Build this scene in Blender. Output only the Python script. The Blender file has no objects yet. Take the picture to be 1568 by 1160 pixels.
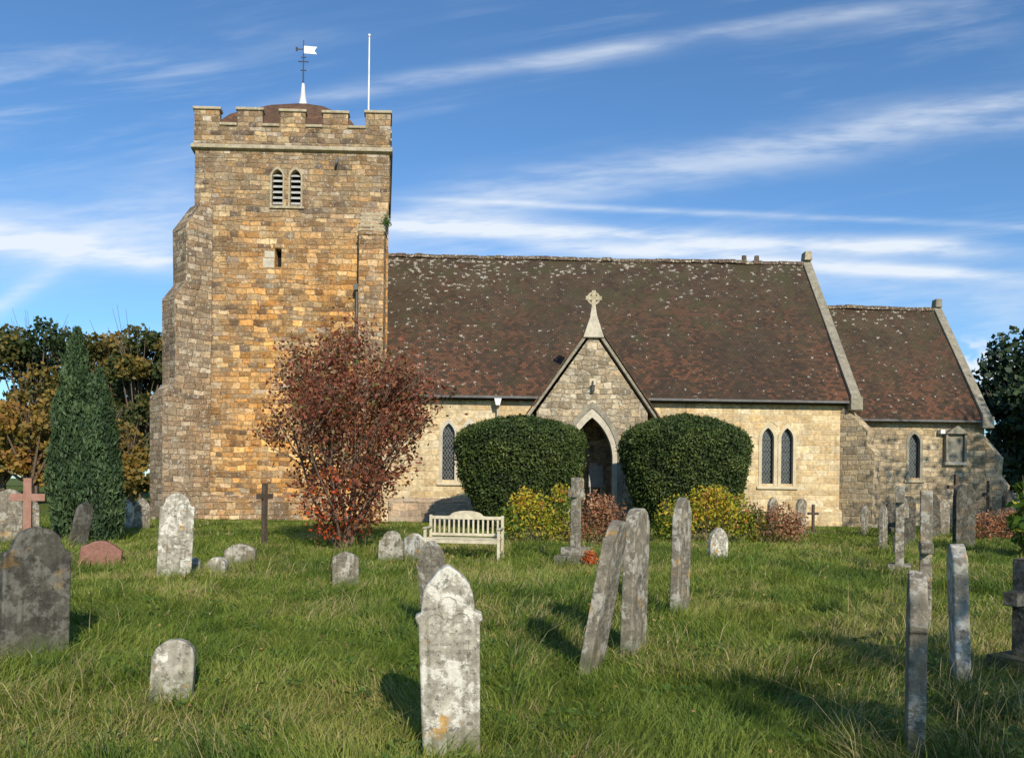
import bpy, bmesh, math, numpy as np
from mathutils import Vector, Matrix, Euler
rng=np.random.default_rng(7)
rad=math.radians
scene=bpy.context.scene
col=scene.collection

# ------------------------------------------------------------------ node helpers
class NB:
    def __init__(s,nt): s.nt=nt
    def n(s,t,ins=None,**props):
        nd=s.nt.nodes.new('ShaderNode'+t)
        for k,v in props.items(): setattr(nd,k,v)
        for k,v in (ins or {}).items(): s.put(nd.inputs[k],v)
        return nd
    def put(s,sock,v):
        if isinstance(v,bpy.types.NodeSocket): s.nt.links.new(v,sock)
        else: sock.default_value=v
    def m(s,op,a,b=0.0,c=0.0,clamp=False):
        nd=s.n('Math',operation=op); nd.use_clamp=clamp
        s.put(nd.inputs[0],a); s.put(nd.inputs[1],b); s.put(nd.inputs[2],c)
        return nd.outputs[0]
    def vm(s,op,a,b=(0,0,0)):
        nd=s.n('VectorMath',operation=op)
        s.put(nd.inputs[0],a); s.put(nd.inputs[1],b)
        return nd.outputs['Value'] if op in('DOT_PRODUCT','LENGTH') else nd.outputs[0]
    def mix(s,f,a,b,blend='MIX'):
        nd=s.n('Mix',data_type='RGBA',blend_type=blend)
        s.put(nd.inputs[0],f); s.put(nd.inputs[6],c4(a)); s.put(nd.inputs[7],c4(b))
        return nd.outputs[2]
    def mr(s,v,a,b,c=0.0,d=1.0,smooth=True):
        nd=s.n('MapRange'); nd.interpolation_type='SMOOTHSTEP' if smooth else 'LINEAR'
        for i,x in enumerate((v,a,b,c,d)): s.put(nd.inputs[i],x)
        return nd.outputs[0]
    def noise(s,vec,scale,detail=3,rough=.55,out='Fac'):
        nd=s.n('TexNoise',{'Scale':scale,'Detail':detail,'Roughness':rough})
        if vec is not None: s.put(nd.inputs['Vector'],vec)
        return nd.outputs[out]
    def ramp(s,f,stops,const=False):
        nd=s.n('ValToRGB'); cr=nd.color_ramp
        if const: cr.interpolation='CONSTANT'
        while len(cr.elements)<len(stops): cr.elements.new(.5)
        for e,(p,c) in zip(cr.elements,stops):
            e.position=p; e.color=c4(c)
        s.put(nd.inputs[0],f); return nd.outputs[0]
    def comb(s,x,y,z):
        nd=s.n('CombineXYZ'); s.put(nd.inputs[0],x); s.put(nd.inputs[1],y); s.put(nd.inputs[2],z); return nd.outputs[0]
def c4(c):
    if isinstance(c,(tuple,list)) and len(c)==3: return (*c,1)
    return c
def newmat(name):
    m=bpy.data.materials.new(name); m.use_nodes=True
    nt=m.node_tree; nt.nodes.clear()
    b=NB(nt); out=b.n('OutputMaterial')
    return m,b,out
def principled(b,out,colr,rough=.85,spec=.3,bump=None,bs=.5,bd=.02,metal=0.0):
    p=b.n('BsdfPrincipled',{'Base Color':c4(colr),'Roughness':rough,'Specular IOR Level':spec,'Metallic':metal})
    if bump is not None:
        bn=b.n('Bump',{'Strength':bs,'Distance':bd,'Height':bump}); b.put(p.inputs['Normal'],bn.outputs[0])
    b.put(out.inputs[0],p.outputs[0]); return p

def stone_mat(name,stops,rowh,bw,mortar,weather=(.3,.28,.25),wamt=.5,lichen=.2,dist=.10,bs=.7,zgrad=None,mort_w=.012,contrast=1.0,warm=None,stain=.4):
    m,b,out=newmat(name)
    g=b.n('NewGeometry'); P=g.outputs['Position']; Nn=g.outputs['True Normal']
    T=b.vm('NORMALIZE',b.vm('CROSS_PRODUCT',(0,.001,1),Nn))
    B=b.vm('CROSS_PRODUCT',Nn,T)
    u=b.vm('DOT_PRODUCT',P,T); v=b.vm('DOT_PRODUCT',P,B)
    streak=b.noise(b.comb(b.m('MULTIPLY',u,1.9),b.m('MULTIPLY',v,.22),1.7),1.0,4,.65)
    nz=b.n('TexNoise',{'Vector':P,'Scale':1.7,'Detail':3.0})
    sp=b.n('SeparateColor',{0:nz.outputs['Color']})
    u=b.m('ADD',u,b.m('MULTIPLY',b.m('SUBTRACT',sp.outputs[0],.5),dist*1.5))
    v=b.m('ADD',v,b.m('MULTIPLY',b.m('SUBTRACT',sp.outputs[1],.5),dist))
    med=sp.outputs[2]
    v=b.m('ADD',v,b.m('MULTIPLY',b.m('SINE',b.m('MULTIPLY',v,5.1)),.05))
    vr=b.m('DIVIDE',v,rowh); row=b.m('FLOOR',vr); fv=b.m('FRACT',vr)
    W=b.m('ADD',b.m('DIVIDE',u,bw),b.m('MULTIPLY',row,17.31))
    v1=b.n('TexVoronoi',{'W':W,'Scale':1.0},voronoi_dimensions='1D',feature='F1')
    v2=b.n('TexVoronoi',{'W':W,'Scale':1.0},voronoi_dimensions='1D',feature='DISTANCE_TO_EDGE')
    cc=b.n('SeparateColor',{0:v1.outputs['Color']})
    ev=b.m('MULTIPLY',b.m('MINIMUM',fv,b.m('SUBTRACT',1.0,fv)),rowh)
    eu=b.m('MULTIPLY',v2.outputs['Distance'],bw)
    e=b.m('MINIMUM',ev,eu)
    fn=b.n('TexNoise',{'Vector':P,'Scale':8.0,'Detail':4.0,'Roughness':.7}); fsp=b.n('SeparateColor',{0:fn.outputs['Color']})
    fine=fsp.outputs[0]
    bn_=b.n('TexNoise',{'Vector':P,'Scale':.42,'Detail':4.0,'Roughness':.62}); bsp=b.n('SeparateColor',{0:bn_.outputs['Color']})
    big,big2,big3=bsp.outputs
    e=b.m('ADD',e,b.m('MULTIPLY',b.m('SUBTRACT',fine,.5),.06))
    mask=b.mr(e,mort_w*.3,mort_w*2.4)
    c=b.ramp(cc.outputs[0],stops)
    c=b.mix(.8*contrast,c,b.ramp(cc.outputs[1],[(0,(.5,.5,.52)),(1,(1.3,1.28,1.25))]),'MULTIPLY')
    c=b.mix(.85,c,b.ramp(fine,[(.3,(.5,.48,.46)),(.7,(1.35,1.33,1.3))]),'MULTIPLY')
    c=b.mix(b.m('MULTIPLY',b.m('SUBTRACT',1.0,mask),.5),c,mortar)
    wf=b.mr(b.m('ADD',b.m('MULTIPLY',big,.6),b.m('MULTIPLY',med,.4)),.42,.66,0,wamt)
    sz=b.n('SeparateXYZ',{0:P})
    if zgrad:
        zg=b.mr(sz.outputs[2],zgrad[0],zgrad[1],0,zgrad[2],False)
        wf=b.m('ADD',wf,b.m('MULTIPLY',zg,b.mr(med,.3,.6)),clamp=True)
        base=b.mr(b.m('ADD',sz.outputs[2],b.m('MULTIPLY',med,1.0)),.7,1.4,.45,0)
        c=b.mix(base,c,(.2,.17,.13))
    c=b.mix(wf,c,b.mix(.5,c,weather))
    if warm:
        wz=b.mr(b.m('ABSOLUTE',b.m('SUBTRACT',sz.outputs[2],warm[0])),warm[1],warm[1]+5,1,.12)
        wx=b.mr(sz.outputs[0],-13.3,-10.5,.12,1)
        c=b.mix(b.m('MULTIPLY',b.m('MULTIPLY',wz,wx),b.mr(b.m('ADD',big2,b.m('MULTIPLY',cc.outputs[2],.30)),.48,.72,.15,1.0)),c,b.mix(1.0,c,(1.62,1.20,.70),'MULTIPLY'))
        c=b.mix(b.mr(big3,.51,.62,0,.6),c,b.mix(1.0,c,(.60,.58,.59),'MULTIPLY'))
    c=b.mix(b.mr(streak,.50,.66,0,stain),c,b.mix(1.0,c,(.55,.52,.50),'MULTIPLY'))
    l=b.mr(fsp.outputs[1],.585,.64,0,lichen)
    c=b.mix(l,c,(.60,.58,.50))
    c=b.mix(b.mr(fsp.outputs[2],.60,.66,0,min(1,lichen*.9)),c,(.09,.08,.07))
    bump=b.m('ADD',b.m('MULTIPLY',mask,b.m('ADD',.6,b.m('MULTIPLY',cc.outputs[2],.7))),b.m('MULTIPLY',fine,1.1))
    principled(b,out,c,.92,.15,bump,bs,.04)
    return m

M={}
TS=[(0,(.38,.23,.095)),(.15,(.25,.17,.10)),(.32,(.50,.34,.17)),(.48,(.31,.24,.16)),(.64,(.56,.43,.25)),(.78,(.41,.30,.18)),(.88,(.13,.09,.065)),(1,(.62,.54,.42))]
M['tower']=stone_mat('tower_sandstone',TS,.215,.42,(.36,.28,.18),(.235,.20,.165),.5,.55,dist=.22,bs=.9,zgrad=(8.5,16,.45),warm=(4.8,4))
M['tower_grey']=stone_mat('tower_weathered_stone',[(0,(.28,.19,.115)),(.25,(.36,.27,.18)),(.5,(.23,.18,.135)),(.75,(.42,.33,.22)),(1,(.52,.45,.35))],.22,.38,(.29,.24,.17),(.20,.175,.145),.6,.7,dist=.22,bs=.9,warm=(4.8,4))
M['nave']=stone_mat('nave_cream_stone',[(0,(.58,.42,.22)),(.3,(.67,.53,.31)),(.6,(.69,.57,.37)),(.85,(.57,.41,.21)),(1,(.73,.64,.46))],.25,.52,(.60,.50,.34),(.46,.37,.25),.55,.28,bs=.5,contrast=.55,dist=.10,stain=.45)
M['plinth']=stone_mat('plinth_pink_stone',[(0,(.42,.27,.17)),(.3,(.52,.38,.26)),(.6,(.40,.30,.22)),(1,(.58,.48,.36))],.24,.5,(.45,.37,.27),(.3,.27,.22),.5,.3,bs=.6)
M['porch']=stone_mat('porch_rubble_stone',[(0,(.37,.28,.17)),(.25,(.47,.38,.25)),(.5,(.27,.21,.14)),(.75,(.55,.45,.31)),(1,(.61,.55,.42))],.21,.32,(.38,.33,.24),(.24,.22,.17),.55,.7,dist=.32,bs=.9)
M['chancel']=stone_mat('chancel_stone',[(0,(.42,.32,.19)),(.3,(.53,.42,.26)),(.6,(.37,.29,.19)),(1,(.58,.49,.34))],.23,.42,(.42,.35,.25),(.26,.23,.18),.55,.45,dist=.18,bs=.8)

def simple(name,c1,c2,scale=6,rough=.85,bs=.3,bd=.01,spec=.3,lich=0,metal=0.0,obj=False):
    m,b,out=newmat(name)
    g=b.n('NewGeometry').outputs['Position']
    n1=b.noise(g,scale,4,.65); n2=b.noise(g,scale*.23,2)
    c=b.mix(b.mr(n1,.3,.7),c1,c2)
    c=b.mix(.5,c,b.ramp(n2,[(.3,(.7,.7,.7)),(.7,(1.2,1.2,1.2))]),'MULTIPLY')
    if lich:
        c=b.mix(b.mr(b.noise(g,scale*1.7,4,.7),.56,.64,0,lich),c,(.58,.57,.47))
        c=b.mix(b.mr(b.noise(b.vm('ADD',g,(5,3,1)),scale*1.1,4,.7),.58,.66,0,lich*.9),c,(.38,.36,.12))
    principled(b,out,c,rough,spec,n1,bs,bd,metal)
    return m
M['coping']=simple('coping_stone',(.30,.25,.17),(.44,.38,.27),5,.9,.6,.02,.2,.65)
M['dress']=simple('dressed_stone',(.50,.42,.28),(.60,.52,.37),4,.9,.3,.01,.2,.2)
M['dressgrey']=simple('arch_stone',(.42,.38,.30),(.56,.50,.40),7,.9,.4,.01,.2,.35)
M['white']=simple('white_paint',(.78,.78,.76),(.72,.72,.70),8,.5,.1)
M['cream']=simple('bench_cream_paint',(.62,.56,.42),(.44,.39,.28),7,.75,.3)
M['iron']=simple('dark_iron',(.03,.03,.03),(.05,.045,.04),9,.5,.2)
M['lead']=simple('lead_grey',(.18,.18,.18),(.26,.26,.25),5,.6,.2)
M['pipe']=simple('pipe_grey',(.10,.10,.10),(.15,.15,.15),5,.6,.2)
M['louvre']=simple('louvre_grey_wood',(.50,.50,.48),(.36,.36,.35),8,.8,.2)
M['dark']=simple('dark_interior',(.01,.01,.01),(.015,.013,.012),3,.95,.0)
M['wood']=simple('dark_oak',(.035,.02,.012),(.06,.035,.02),12,.7,.5)
M['gwood']=simple('weathered_wood',(.10,.075,.055),(.06,.045,.035),12,.8,.5)
M['pinkstone']=simple('red_sandstone',(.30,.15,.11),(.36,.20,.15),9,.8,.3,.01,.3,.1)
M['redgranite']=simple('red_granite',(.20,.085,.06),(.27,.12,.09),20,.5,.1,.01,.4)
M['bark']=simple('bark',(.11,.08,.055),(.17,.13,.10),14,.9,.6)
M['twig']=simple('red_twig_bark',(.12,.07,.05),(.19,.13,.10),14,.8,.4)
M['earth']=simple('path_earth',(.17,.12,.08),(.25,.19,.13),7,.95,.5)
M['board']=simple('notice_board',(.30,.30,.30),(.40,.40,.38),5,.5,.1)

def tile_mat(name,kx=1.25,th=.125,tw=.175,c0=(.072,.047,.031),c1=(.155,.070,.040),c2=(.042,.031,.023),lich=1.0,x0=-6,x1=14,zt=12.2,zb=5.2):
    m,b,out=newmat(name)
    P=b.n('NewGeometry').outputs['Position']; s=b.n('SeparateXYZ',{0:P})
    x,y,z=s.outputs
    v=b.m('MULTIPLY',z,kx); 
    wn0=b.n('TexNoise',{'Vector':P,'Scale':1.1,'Detail':4.0,'Roughness':.6}); ws=b.n('SeparateColor',{0:wn0.outputs['Color']})
    wob,med,mo=ws.outputs
    v=b.m('ADD',v,b.m('MULTIPLY',wob,.10))
    vr=b.m('DIVIDE',v,th); row=b.m('FLOOR',vr); fv=b.m('FRACT',vr)
    ux=b.m('ADD',b.m('DIVIDE',x,tw),b.m('MULTIPLY',b.m('MODULO',row,2.0),.5))
    cu=b.m('FLOOR',ux); fu=b.m('FRACT',ux)
    wn=b.n('TexWhiteNoise',{'Vector':b.comb(cu,row,0.0)},noise_dimensions='3D')
    cc=b.n('SeparateColor',{0:wn.outputs['Color']})
    fine=b.noise(P,6,4,.7)
    c=b.mix(cc.outputs[0],c2,c0)
    big=b.noise(P,.35,3)
    red=b.m('MULTIPLY',b.mr(b.m('ADD',b.m('MULTIPLY',cc.outputs[1],.7),b.m('MULTIPLY',big,1.3)),.92,1.38),b.mr(z,zt-1,zb,.25,1.0,False))
    c=b.mix(red,c,c1)
    hs=b.mr(z,zb,zt,0,1,False)
    c=b.mix(b.m('MULTIPLY',hs,b.mr(med,.35,.65,.10,.65)),c,(.105,.085,.052))
    xl=b.mr(x,x0,x0+6,.18,0.0,False)
    dens=b.m('ADD',b.m('ADD',b.m('MULTIPLY',b.m('POWER',hs,6.0),.45),xl),b.mr(med,.42,.72,.0,.12))
    th2=b.m('SUBTRACT',1.0,b.m('MULTIPLY',dens,.5*lich))
    lm=b.m('GREATER_THAN',b.m('ADD',b.m('MULTIPLY',cc.outputs[2],.66),b.m('MULTIPLY',b.mr(fine,.3,.7),.34)),b.m('SUBTRACT',th2,.07))
    lm=b.m('MULTIPLY',lm,b.mr(fine,.40,.6,.15,1))
    c=b.mix(b.m('MULTIPLY',lm,.8),c,(.44,.41,.34))
    moss=b.mr(mo,.53,.64,0,.55)
    c=b.mix(b.m('MULTIPLY',moss,b.m('ADD',.35,hs)),c,(.065,.062,.03))
    gap=b.m('MINIMUM',b.mr(fv,0,.16),b.mr(b.m('MINIMUM',fu,b.m('SUBTRACT',1.0,fu)),.02,.07))
    c=b.mix(b.m('MULTIPLY',b.m('SUBTRACT',1.0,gap),.55),c,(.012,.01,.008))
    h=b.m('ADD',b.m('SUBTRACT',1.0,fv),b.m('MULTIPLY',cc.outputs[1],.9)); h=b.m('ADD',h,b.m('MULTIPLY',fine,.5))
    principled(b,out,c,.85,.2,h,.85,.04)
    return m
M['tiles']=tile_mat('nave_roof_tiles')
M['tiles2']=tile_mat('chancel_roof_tiles',x0=13.5,zt=10.15,zb=4.6,lich=.6)
M['tiles3']=tile_mat('cap_roof_tiles',c0=(.14,.075,.045),c1=(.20,.10,.055),c2=(.10,.06,.04),lich=.1,x0=-30,zt=30,zb=16)
M['tiles4']=tile_mat('porch_roof_tiles',x0=-30,zt=9,zb=3.8,lich=.5)

m,b,out=newmat('leaded_glass')
s=b.n('SeparateXYZ',{0:b.n('NewGeometry').outputs['Position']})
a=b.m('FRACT',b.m('MULTIPLY',b.m('ADD',s.outputs[0],b.m('MULTIPLY',s.outputs[2],.62)),8.0))
a2=b.m('FRACT',b.m('MULTIPLY',b.m('SUBTRACT',s.outputs[0],b.m('MULTIPLY',s.outputs[2],.62)),8.0))
e=b.m('MINIMUM',b.m('MINIMUM',a,b.m('SUBTRACT',1.0,a)),b.m('MINIMUM',a2,b.m('SUBTRACT',1.0,a2)))
k=b.mr(e,.06,.12)
n=b.noise(b.n('NewGeometry').outputs['Position'],11,2)
c=b.mix(k,(.13,.13,.125),b.mix(b.mr(n,.4,.65),(.012,.016,.02),(.05,.06,.065)))
p=principled(b,out,c,b.m('ADD',.12,b.m('MULTIPLY',b.m('SUBTRACT',1.0,k),.5)),.5,b.m('ADD',n,k),.25,.01)
M['glass']=m

def grave_mat(name,c1,c2,lich=.6,orange=.3,text=.5):
    m,b,out=newmat(name)
    P=b.n('NewGeometry').outputs['Position']
    O=b.n('TexCoord').outputs['Object']; so=b.n('SeparateXYZ',{0:O})
    A=b.n('TexNoise',{'Vector':P,'Scale':13.0,'Detail':5.0,'Roughness':.72}); sa=b.n('SeparateColor',{0:A.outputs['Color']})
    Bn=b.n('TexNoise',{'Vector':P,'Scale':4.5,'Detail':5.0,'Roughness':.72}); sb=b.n('SeparateColor',{0:Bn.outputs['Color']})
    n1,n3,_=sa.outputs; n2,n4,n5=sb.outputs
    c=b.mix(b.mr(n2,.35,.65),c1,c2)
    c=b.mix(.9,c,b.ramp(n1,[(.3,(.5,.49,.47)),(.7,(1.35,1.33,1.3))]),'MULTIPLY')
    c=b.mix(b.m('MULTIPLY',b.mr(b.m('ADD',b.m('MULTIPLY',n4,.65),b.m('MULTIPLY',n1,.35)),.50,.56),lich),c,(.66,.64,.57))
    c=b.mix(b.m('MULTIPLY',b.mr(n3,.57,.62),min(1,lich*.8)),c,(.09,.085,.075))
    c=b.mix(b.m('MULTIPLY',b.mr(n5,.59,.65),orange),c,(.46,.25,.05))
    streak=b.noise(b.comb(b.m('MULTIPLY',so.outputs[0],22.0),0.0,b.m('MULTIPLY',so.outputs[2],1.6)),1.0,3)
    c=b.mix(b.mr(streak,.48,.68,0,.6),c,b.mix(1.0,c,(.5,.5,.46),'MULTIPLY'))
    c=b.mix(b.mr(b.m('ADD',so.outputs[2],b.m('MULTIPLY',n4,.2)),.14,.34,.6,0),c,(.09,.105,.05))
    rowz=b.m('MULTIPLY',so.outputs[2],17.0); fr=b.m('FRACT',rowz)
    wn=b.n('TexWhiteNoise',{'Vector':b.comb(b.m('FLOOR',b.m('MULTIPLY',so.outputs[0],75.0)),b.m('FLOOR',rowz),b.m('FLOOR',b.m('MULTIPLY',so.outputs[2],68.0)))},noise_dimensions='3D')
    t=b.m('MULTIPLY',b.m('GREATER_THAN',wn.outputs[0],.55),b.m('MULTIPLY',b.m('GREATER_THAN',fr,.25),b.m('LESS_THAN',fr,.75)))
    t=b.m('MULTIPLY',t,b.m('LESS_THAN',b.m('ABSOLUTE',so.outputs[0]),b.m('ADD',.08,b.m('MULTIPLY',b.noise(b.comb(0.0,0.0,b.m('FLOOR',rowz)),3.7,0),.12))))
    t=b.m('MULTIPLY',t,b.m('MULTIPLY',b.m('GREATER_THAN',so.outputs[2],.34),b.m('LESS_THAN',so.outputs[2],.8)))
    t=b.m('MULTIPLY',t,b.m('MULTIPLY',b.mr(n4,.42,.5,1,.1),text))
    c=b.mix(b.m('MULTIPLY',t,.6),c,(.05,.045,.04))
    h=b.m('SUBTRACT',b.m('ADD',n1,b.m('MULTIPLY',n4,.9)),b.m('MULTIPLY',t,.8))
    principled(b,out,c,.9,.2,h,.75,.02)
    return m
M['gl']=grave_mat('lichened_pale_stone',(.33,.31,.26),(.45,.42,.36),.85,.85,.5)
M['gm']=grave_mat('grey_gravestone',(.17,.155,.125),(.26,.23,.18),.38,.6,.7)
M['gd']=grave_mat('dark_slate_gravestone',(.058,.055,.046),(.095,.09,.075),.10,.2,.9)

def leaf_mat(name,stops,trans=.3,rough=.6):
    m,b,out=newmat(name)
    at=b.n('Attribute',attribute_name='tint')
    c=b.ramp(at.outputs['Fac'],stops)
    p=b.n('BsdfPrincipled',{'Base Color':c,'Roughness':rough,'Specular IOR Level':.3})
    if trans<=0.15:
        b.put(out.inputs[0],p.outputs[0]); return m
    t=b.n('BsdfTranslucent',{'Color':b.mix(1.0,c,(1.3,1.35,.7),'MULTIPLY')})
    mx=b.n('MixShader',{0:trans,1:p.outputs[0],2:t.outputs[0]})
    b.put(out.inputs[0],mx.outputs[0]); return m
M['grass']=leaf_mat('grass_blades',[(0,(.038,.070,.012)),(.25,(.075,.125,.018)),(.5,(.135,.195,.028)),(.72,(.215,.265,.045)),(.88,(.31,.31,.08)),(.93,(.37,.30,.14)),(1,(.48,.38,.22))],.3)
M['yew']=leaf_mat('yew_foliage',[(0,(.012,.022,.006)),(.4,(.032,.056,.012)),(.8,(.064,.094,.02)),(1,(.13,.15,.035))],.1)
M['cyp']=leaf_mat('cypress_foliage',[(0,(.018,.035,.016)),(.5,(.04,.075,.03)),(1,(.09,.14,.05))],.1)
M['redleaf']=leaf_mat('rust_red_leaves',[(0,(.06,.05,.02)),(.2,(.13,.05,.025)),(.42,(.24,.068,.038)),(.6,(.33,.12,.075)),(.72,(.13,.15,.045)),(.8,(.40,.23,.15)),(.9,(.46,.28,.20)),(.97,(.6,.08,.02)),(1,(.65,.14,.02))],.35)
M['autumn']=leaf_mat('autumn_mixed_foliage',[(0,(.022,.042,.013)),(.25,(.05,.075,.022)),(.45,(.095,.10,.03)),(.65,(.20,.145,.035)),(.8,(.31,.20,.04)),(1,(.27,.12,.04))],.3)
M['conifer']=leaf_mat('dark_conifer_foliage',[(0,(.012,.025,.012)),(.6,(.03,.055,.022)),(1,(.06,.09,.035))],.1)
M['ybush']=leaf_mat('yellow_shrub_leaves',[(0,(.05,.12,.02)),(.35,(.16,.22,.03)),(.65,(.48,.42,.04)),(.85,(.55,.34,.04)),(1,(.45,.10,.05))],.35)
M['rbush']=leaf_mat('russet_shrub_leaves',[(0,(.07,.10,.03)),(.4,(.26,.16,.08)),(.75,(.36,.13,.08)),(1,(.48,.30,.16))],.3)
M['fallen']=leaf_mat('fallen_leaves_tint',[(0,(.16,.08,.04)),(.6,(.30,.17,.07)),(1,(.42,.30,.12))],.1)
M['weed']=leaf_mat('broad_weed_leaves',[(0,(.04,.09,.015)),(.6,(.09,.17,.03)),(1,(.17,.24,.05))],.3)

# ------------------------------------------------------------------ mesh helpers
def link(o,parent=None):
    col.objects.link(o)
    if parent is not None: o.parent=parent
    return o
def empty(name,loc=(0,0,0),rz=0):
    o=bpy.data.objects.new(name,None); o.location=loc; o.rotation_euler=(0,0,rz); o.empty_display_size=.3
    return link(o)
def mesh(name,V,F,mat,parent=None,smooth=False,recalc=True):
    me=bpy.data.meshes.new(name); me.from_pydata([tuple(v) for v in V],[],F)
    if recalc:
        bm=bmesh.new(); bm.from_mesh(me); bmesh.ops.recalc_face_normals(bm,faces=bm.faces); bm.to_mesh(me); bm.free()
    if smooth: me.polygons.foreach_set('use_smooth',[True]*len(me.polygons))
    me.materials.append(mat)
    return link(bpy.data.objects.new(name,me),parent)
def boxg(x0,x1,y0,y1,z0,z1):
    V=[(x0,y0,z0),(x1,y0,z0),(x1,y1,z0),(x0,y1,z0),(x0,y0,z1),(x1,y0,z1),(x1,y1,z1),(x0,y1,z1)]
    return V,[(0,3,2,1),(4,5,6,7),(0,1,5,4),(1,2,6,5),(2,3,7,6),(3,0,4,7)]
def box(name,x0,x1,y0,y1,z0,z1,mat,parent=None,bev=0):
    o=mesh(name,*boxg(x0,x1,y0,y1,z0,z1),mat,parent)
    if bev: bevel(o,bev)
    return o
def boxes(name,lst,mat,parent=None,bev=0):
    V=[];F=[]
    for b_ in lst:
        v,f=boxg(*b_); k=len(V); V+=v; F+=[tuple(i+k for i in q) for q in f]
    o=mesh(name,V,F,mat,parent)
    if bev: bevel(o,bev)
    return o
def bevel(o,w,seg=2):
    md=o.modifiers.new('bevel','BEVEL'); md.width=w; md.segments=seg; md.limit_method='ANGLE'
def prism(name,pts,axis,a0,a1,mat,parent=None,bev=0):
    n=len(pts)
    if axis=='y': V=[(p[0],a0,p[1]) for p in pts]+[(p[0],a1,p[1]) for p in pts]
    else: V=[(a0,p[0],p[1]) for p in pts]+[(a1,p[0],p[1]) for p in pts]
    F=[tuple(range(n)),tuple(range(2*n-1,n-1,-1))]+[(i,(i+1)%n,(i+1)%n+n,i+n) for i in range(n)]
    o=mesh(name,V,F,mat,parent)
    if bev: bevel(o,bev)
    return o
def lancet(cx,a,z0,zs,zt,n=8):
    r=zt-zs; Rr=(a*a+r*r)/(2*a)
    th1=math.acos(max(-1,min(1,(a-Rr)/Rr)))
    L=[(cx-a,z0)]
    for i in range(n+1):
        th=math.pi+(th1-math.pi)*i/n
        L.append((cx-a+Rr+Rr*math.cos(th),zs+Rr*math.sin(th)))
    Rt=[(2*cx-p[0],p[1]) for p in L[:-1]][::-1]
    return L+Rt
def ring(name,inn,outp,y0,y1,mat,parent):
    n=len(inn)
    V=[(p[0],y0,p[1]) for p in inn]+[(p[0],y0,p[1]) for p in outp]+[(p[0],y1,p[1]) for p in inn]+[(p[0],y1,p[1]) for p in outp]
    F=[]
    for i in range(n-1):
        F+=[(i,i+1,n+i+1,n+i),(2*n+i,3*n+i,3*n+i+1,2*n+i+1),(i,2*n+i,2*n+i+1,i+1),(n+i,n+i+1,3*n+i+1,3*n+i)]
    F+=[(0,n,3*n,2*n),(n-1,3*n-1,4*n-1,2*n-1)]
    return mesh(name,V,F,mat,parent)
def cyl(name,p0,p1,r0,r1,mat,parent=None,seg=12):
    V,F=tube_np([(p0,p1,r0,r1)],seg,caps=True)
    return mesh(name,V,F,mat,parent,smooth=False)
def tube_np(segs,k=5,caps=False):
    V=[];F=[]
    for p0,p1,r0,r1 in segs:
        p0=Vector(p0);p1=Vector(p1);d=(p1-p0)
        if d.length<1e-6: continue
        d.normalize(); a=d.orthogonal().normalized(); bb=d.cross(a)
        s=len(V)
        for p,r in((p0,r0),(p1,r1)):
            for i in range(k):
                t=2*math.pi*i/k; V.append(tuple(p+a*(r*math.cos(t))+bb*(r*math.sin(t))))
        F+=[(s+i,s+(i+1)%k,s+k+(i+1)%k,s+k+i) for i in range(k)]
        if caps: F+=[tuple(range(s+k-1,s-1,-1)),tuple(range(s+k,s+2*k))]
    return V,F
def cut(o,cutters):
    for c in cutters:
        md=o.modifiers.new('b','BOOLEAN'); md.operation='DIFFERENCE'; md.solver='EXACT'; md.object=c
    bpy.context.view_layer.update()
    dg=bpy.context.evaluated_depsgraph_get()
    me=bpy.data.meshes.new_from_object(o.evaluated_get(dg))
    o.modifiers.clear(); o.data=me
    for c in cutters: bpy.data.objects.remove(c,do_unlink=True)
def np_quads(name,V,nq,tint,mat,parent=None):
    me=bpy.data.meshes.new(name); nv=len(V); nf=len(nq)
    me.vertices.add(nv); me.vertices.foreach_set('co',np.ascontiguousarray(V,dtype=np.float32).ravel())
    me.loops.add(nf*4); me.loops.foreach_set('vertex_index',np.ascontiguousarray(nq,dtype=np.int32).ravel())
    me.polygons.add(nf); me.polygons.foreach_set('loop_start',np.arange(0,nf*4,4,dtype=np.int32))
    try: me.polygons.foreach_set('loop_total',np.full(nf,4,dtype=np.int32))
    except Exception: pass
    me.update(calc_edges=True)
    at=me.attributes.new('tint','FLOAT','POINT'); at.data.foreach_set('value',np.ascontiguousarray(tint,dtype=np.float32))
    me.materials.append(mat)
    return link(bpy.data.objects.new(name,me),parent)
def unit(a): return a/np.maximum(np.linalg.norm(a,axis=1,keepdims=True),1e-9)
def leaves(name,P,size,tint,mat,parent=None,bias=None,bw=0.0,aspect=.55,tdir=None):
    N=len(P); n=unit(rng.normal(size=(N,3)))
    if bias is not None: n=unit(n+bias*bw)
    r=rng.normal(size=(N,3))
    if tdir is not None: r=r*.5+tdir
    t=unit(r-n*np.sum(r*n,axis=1,keepdims=True)); bb=np.cross(n,t)
    s=np.broadcast_to(np.asarray(size,dtype=float),(N,))[:,None]
    V=np.stack([P-t*s,P+bb*s*aspect,P+t*s,P-bb*s*aspect],axis=1).reshape(-1,3)
    q=np.arange(N*4).reshape(N,4)
    return np_quads(name,V,q,np.repeat(np.clip(tint,0,1),4),mat,parent)
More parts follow.
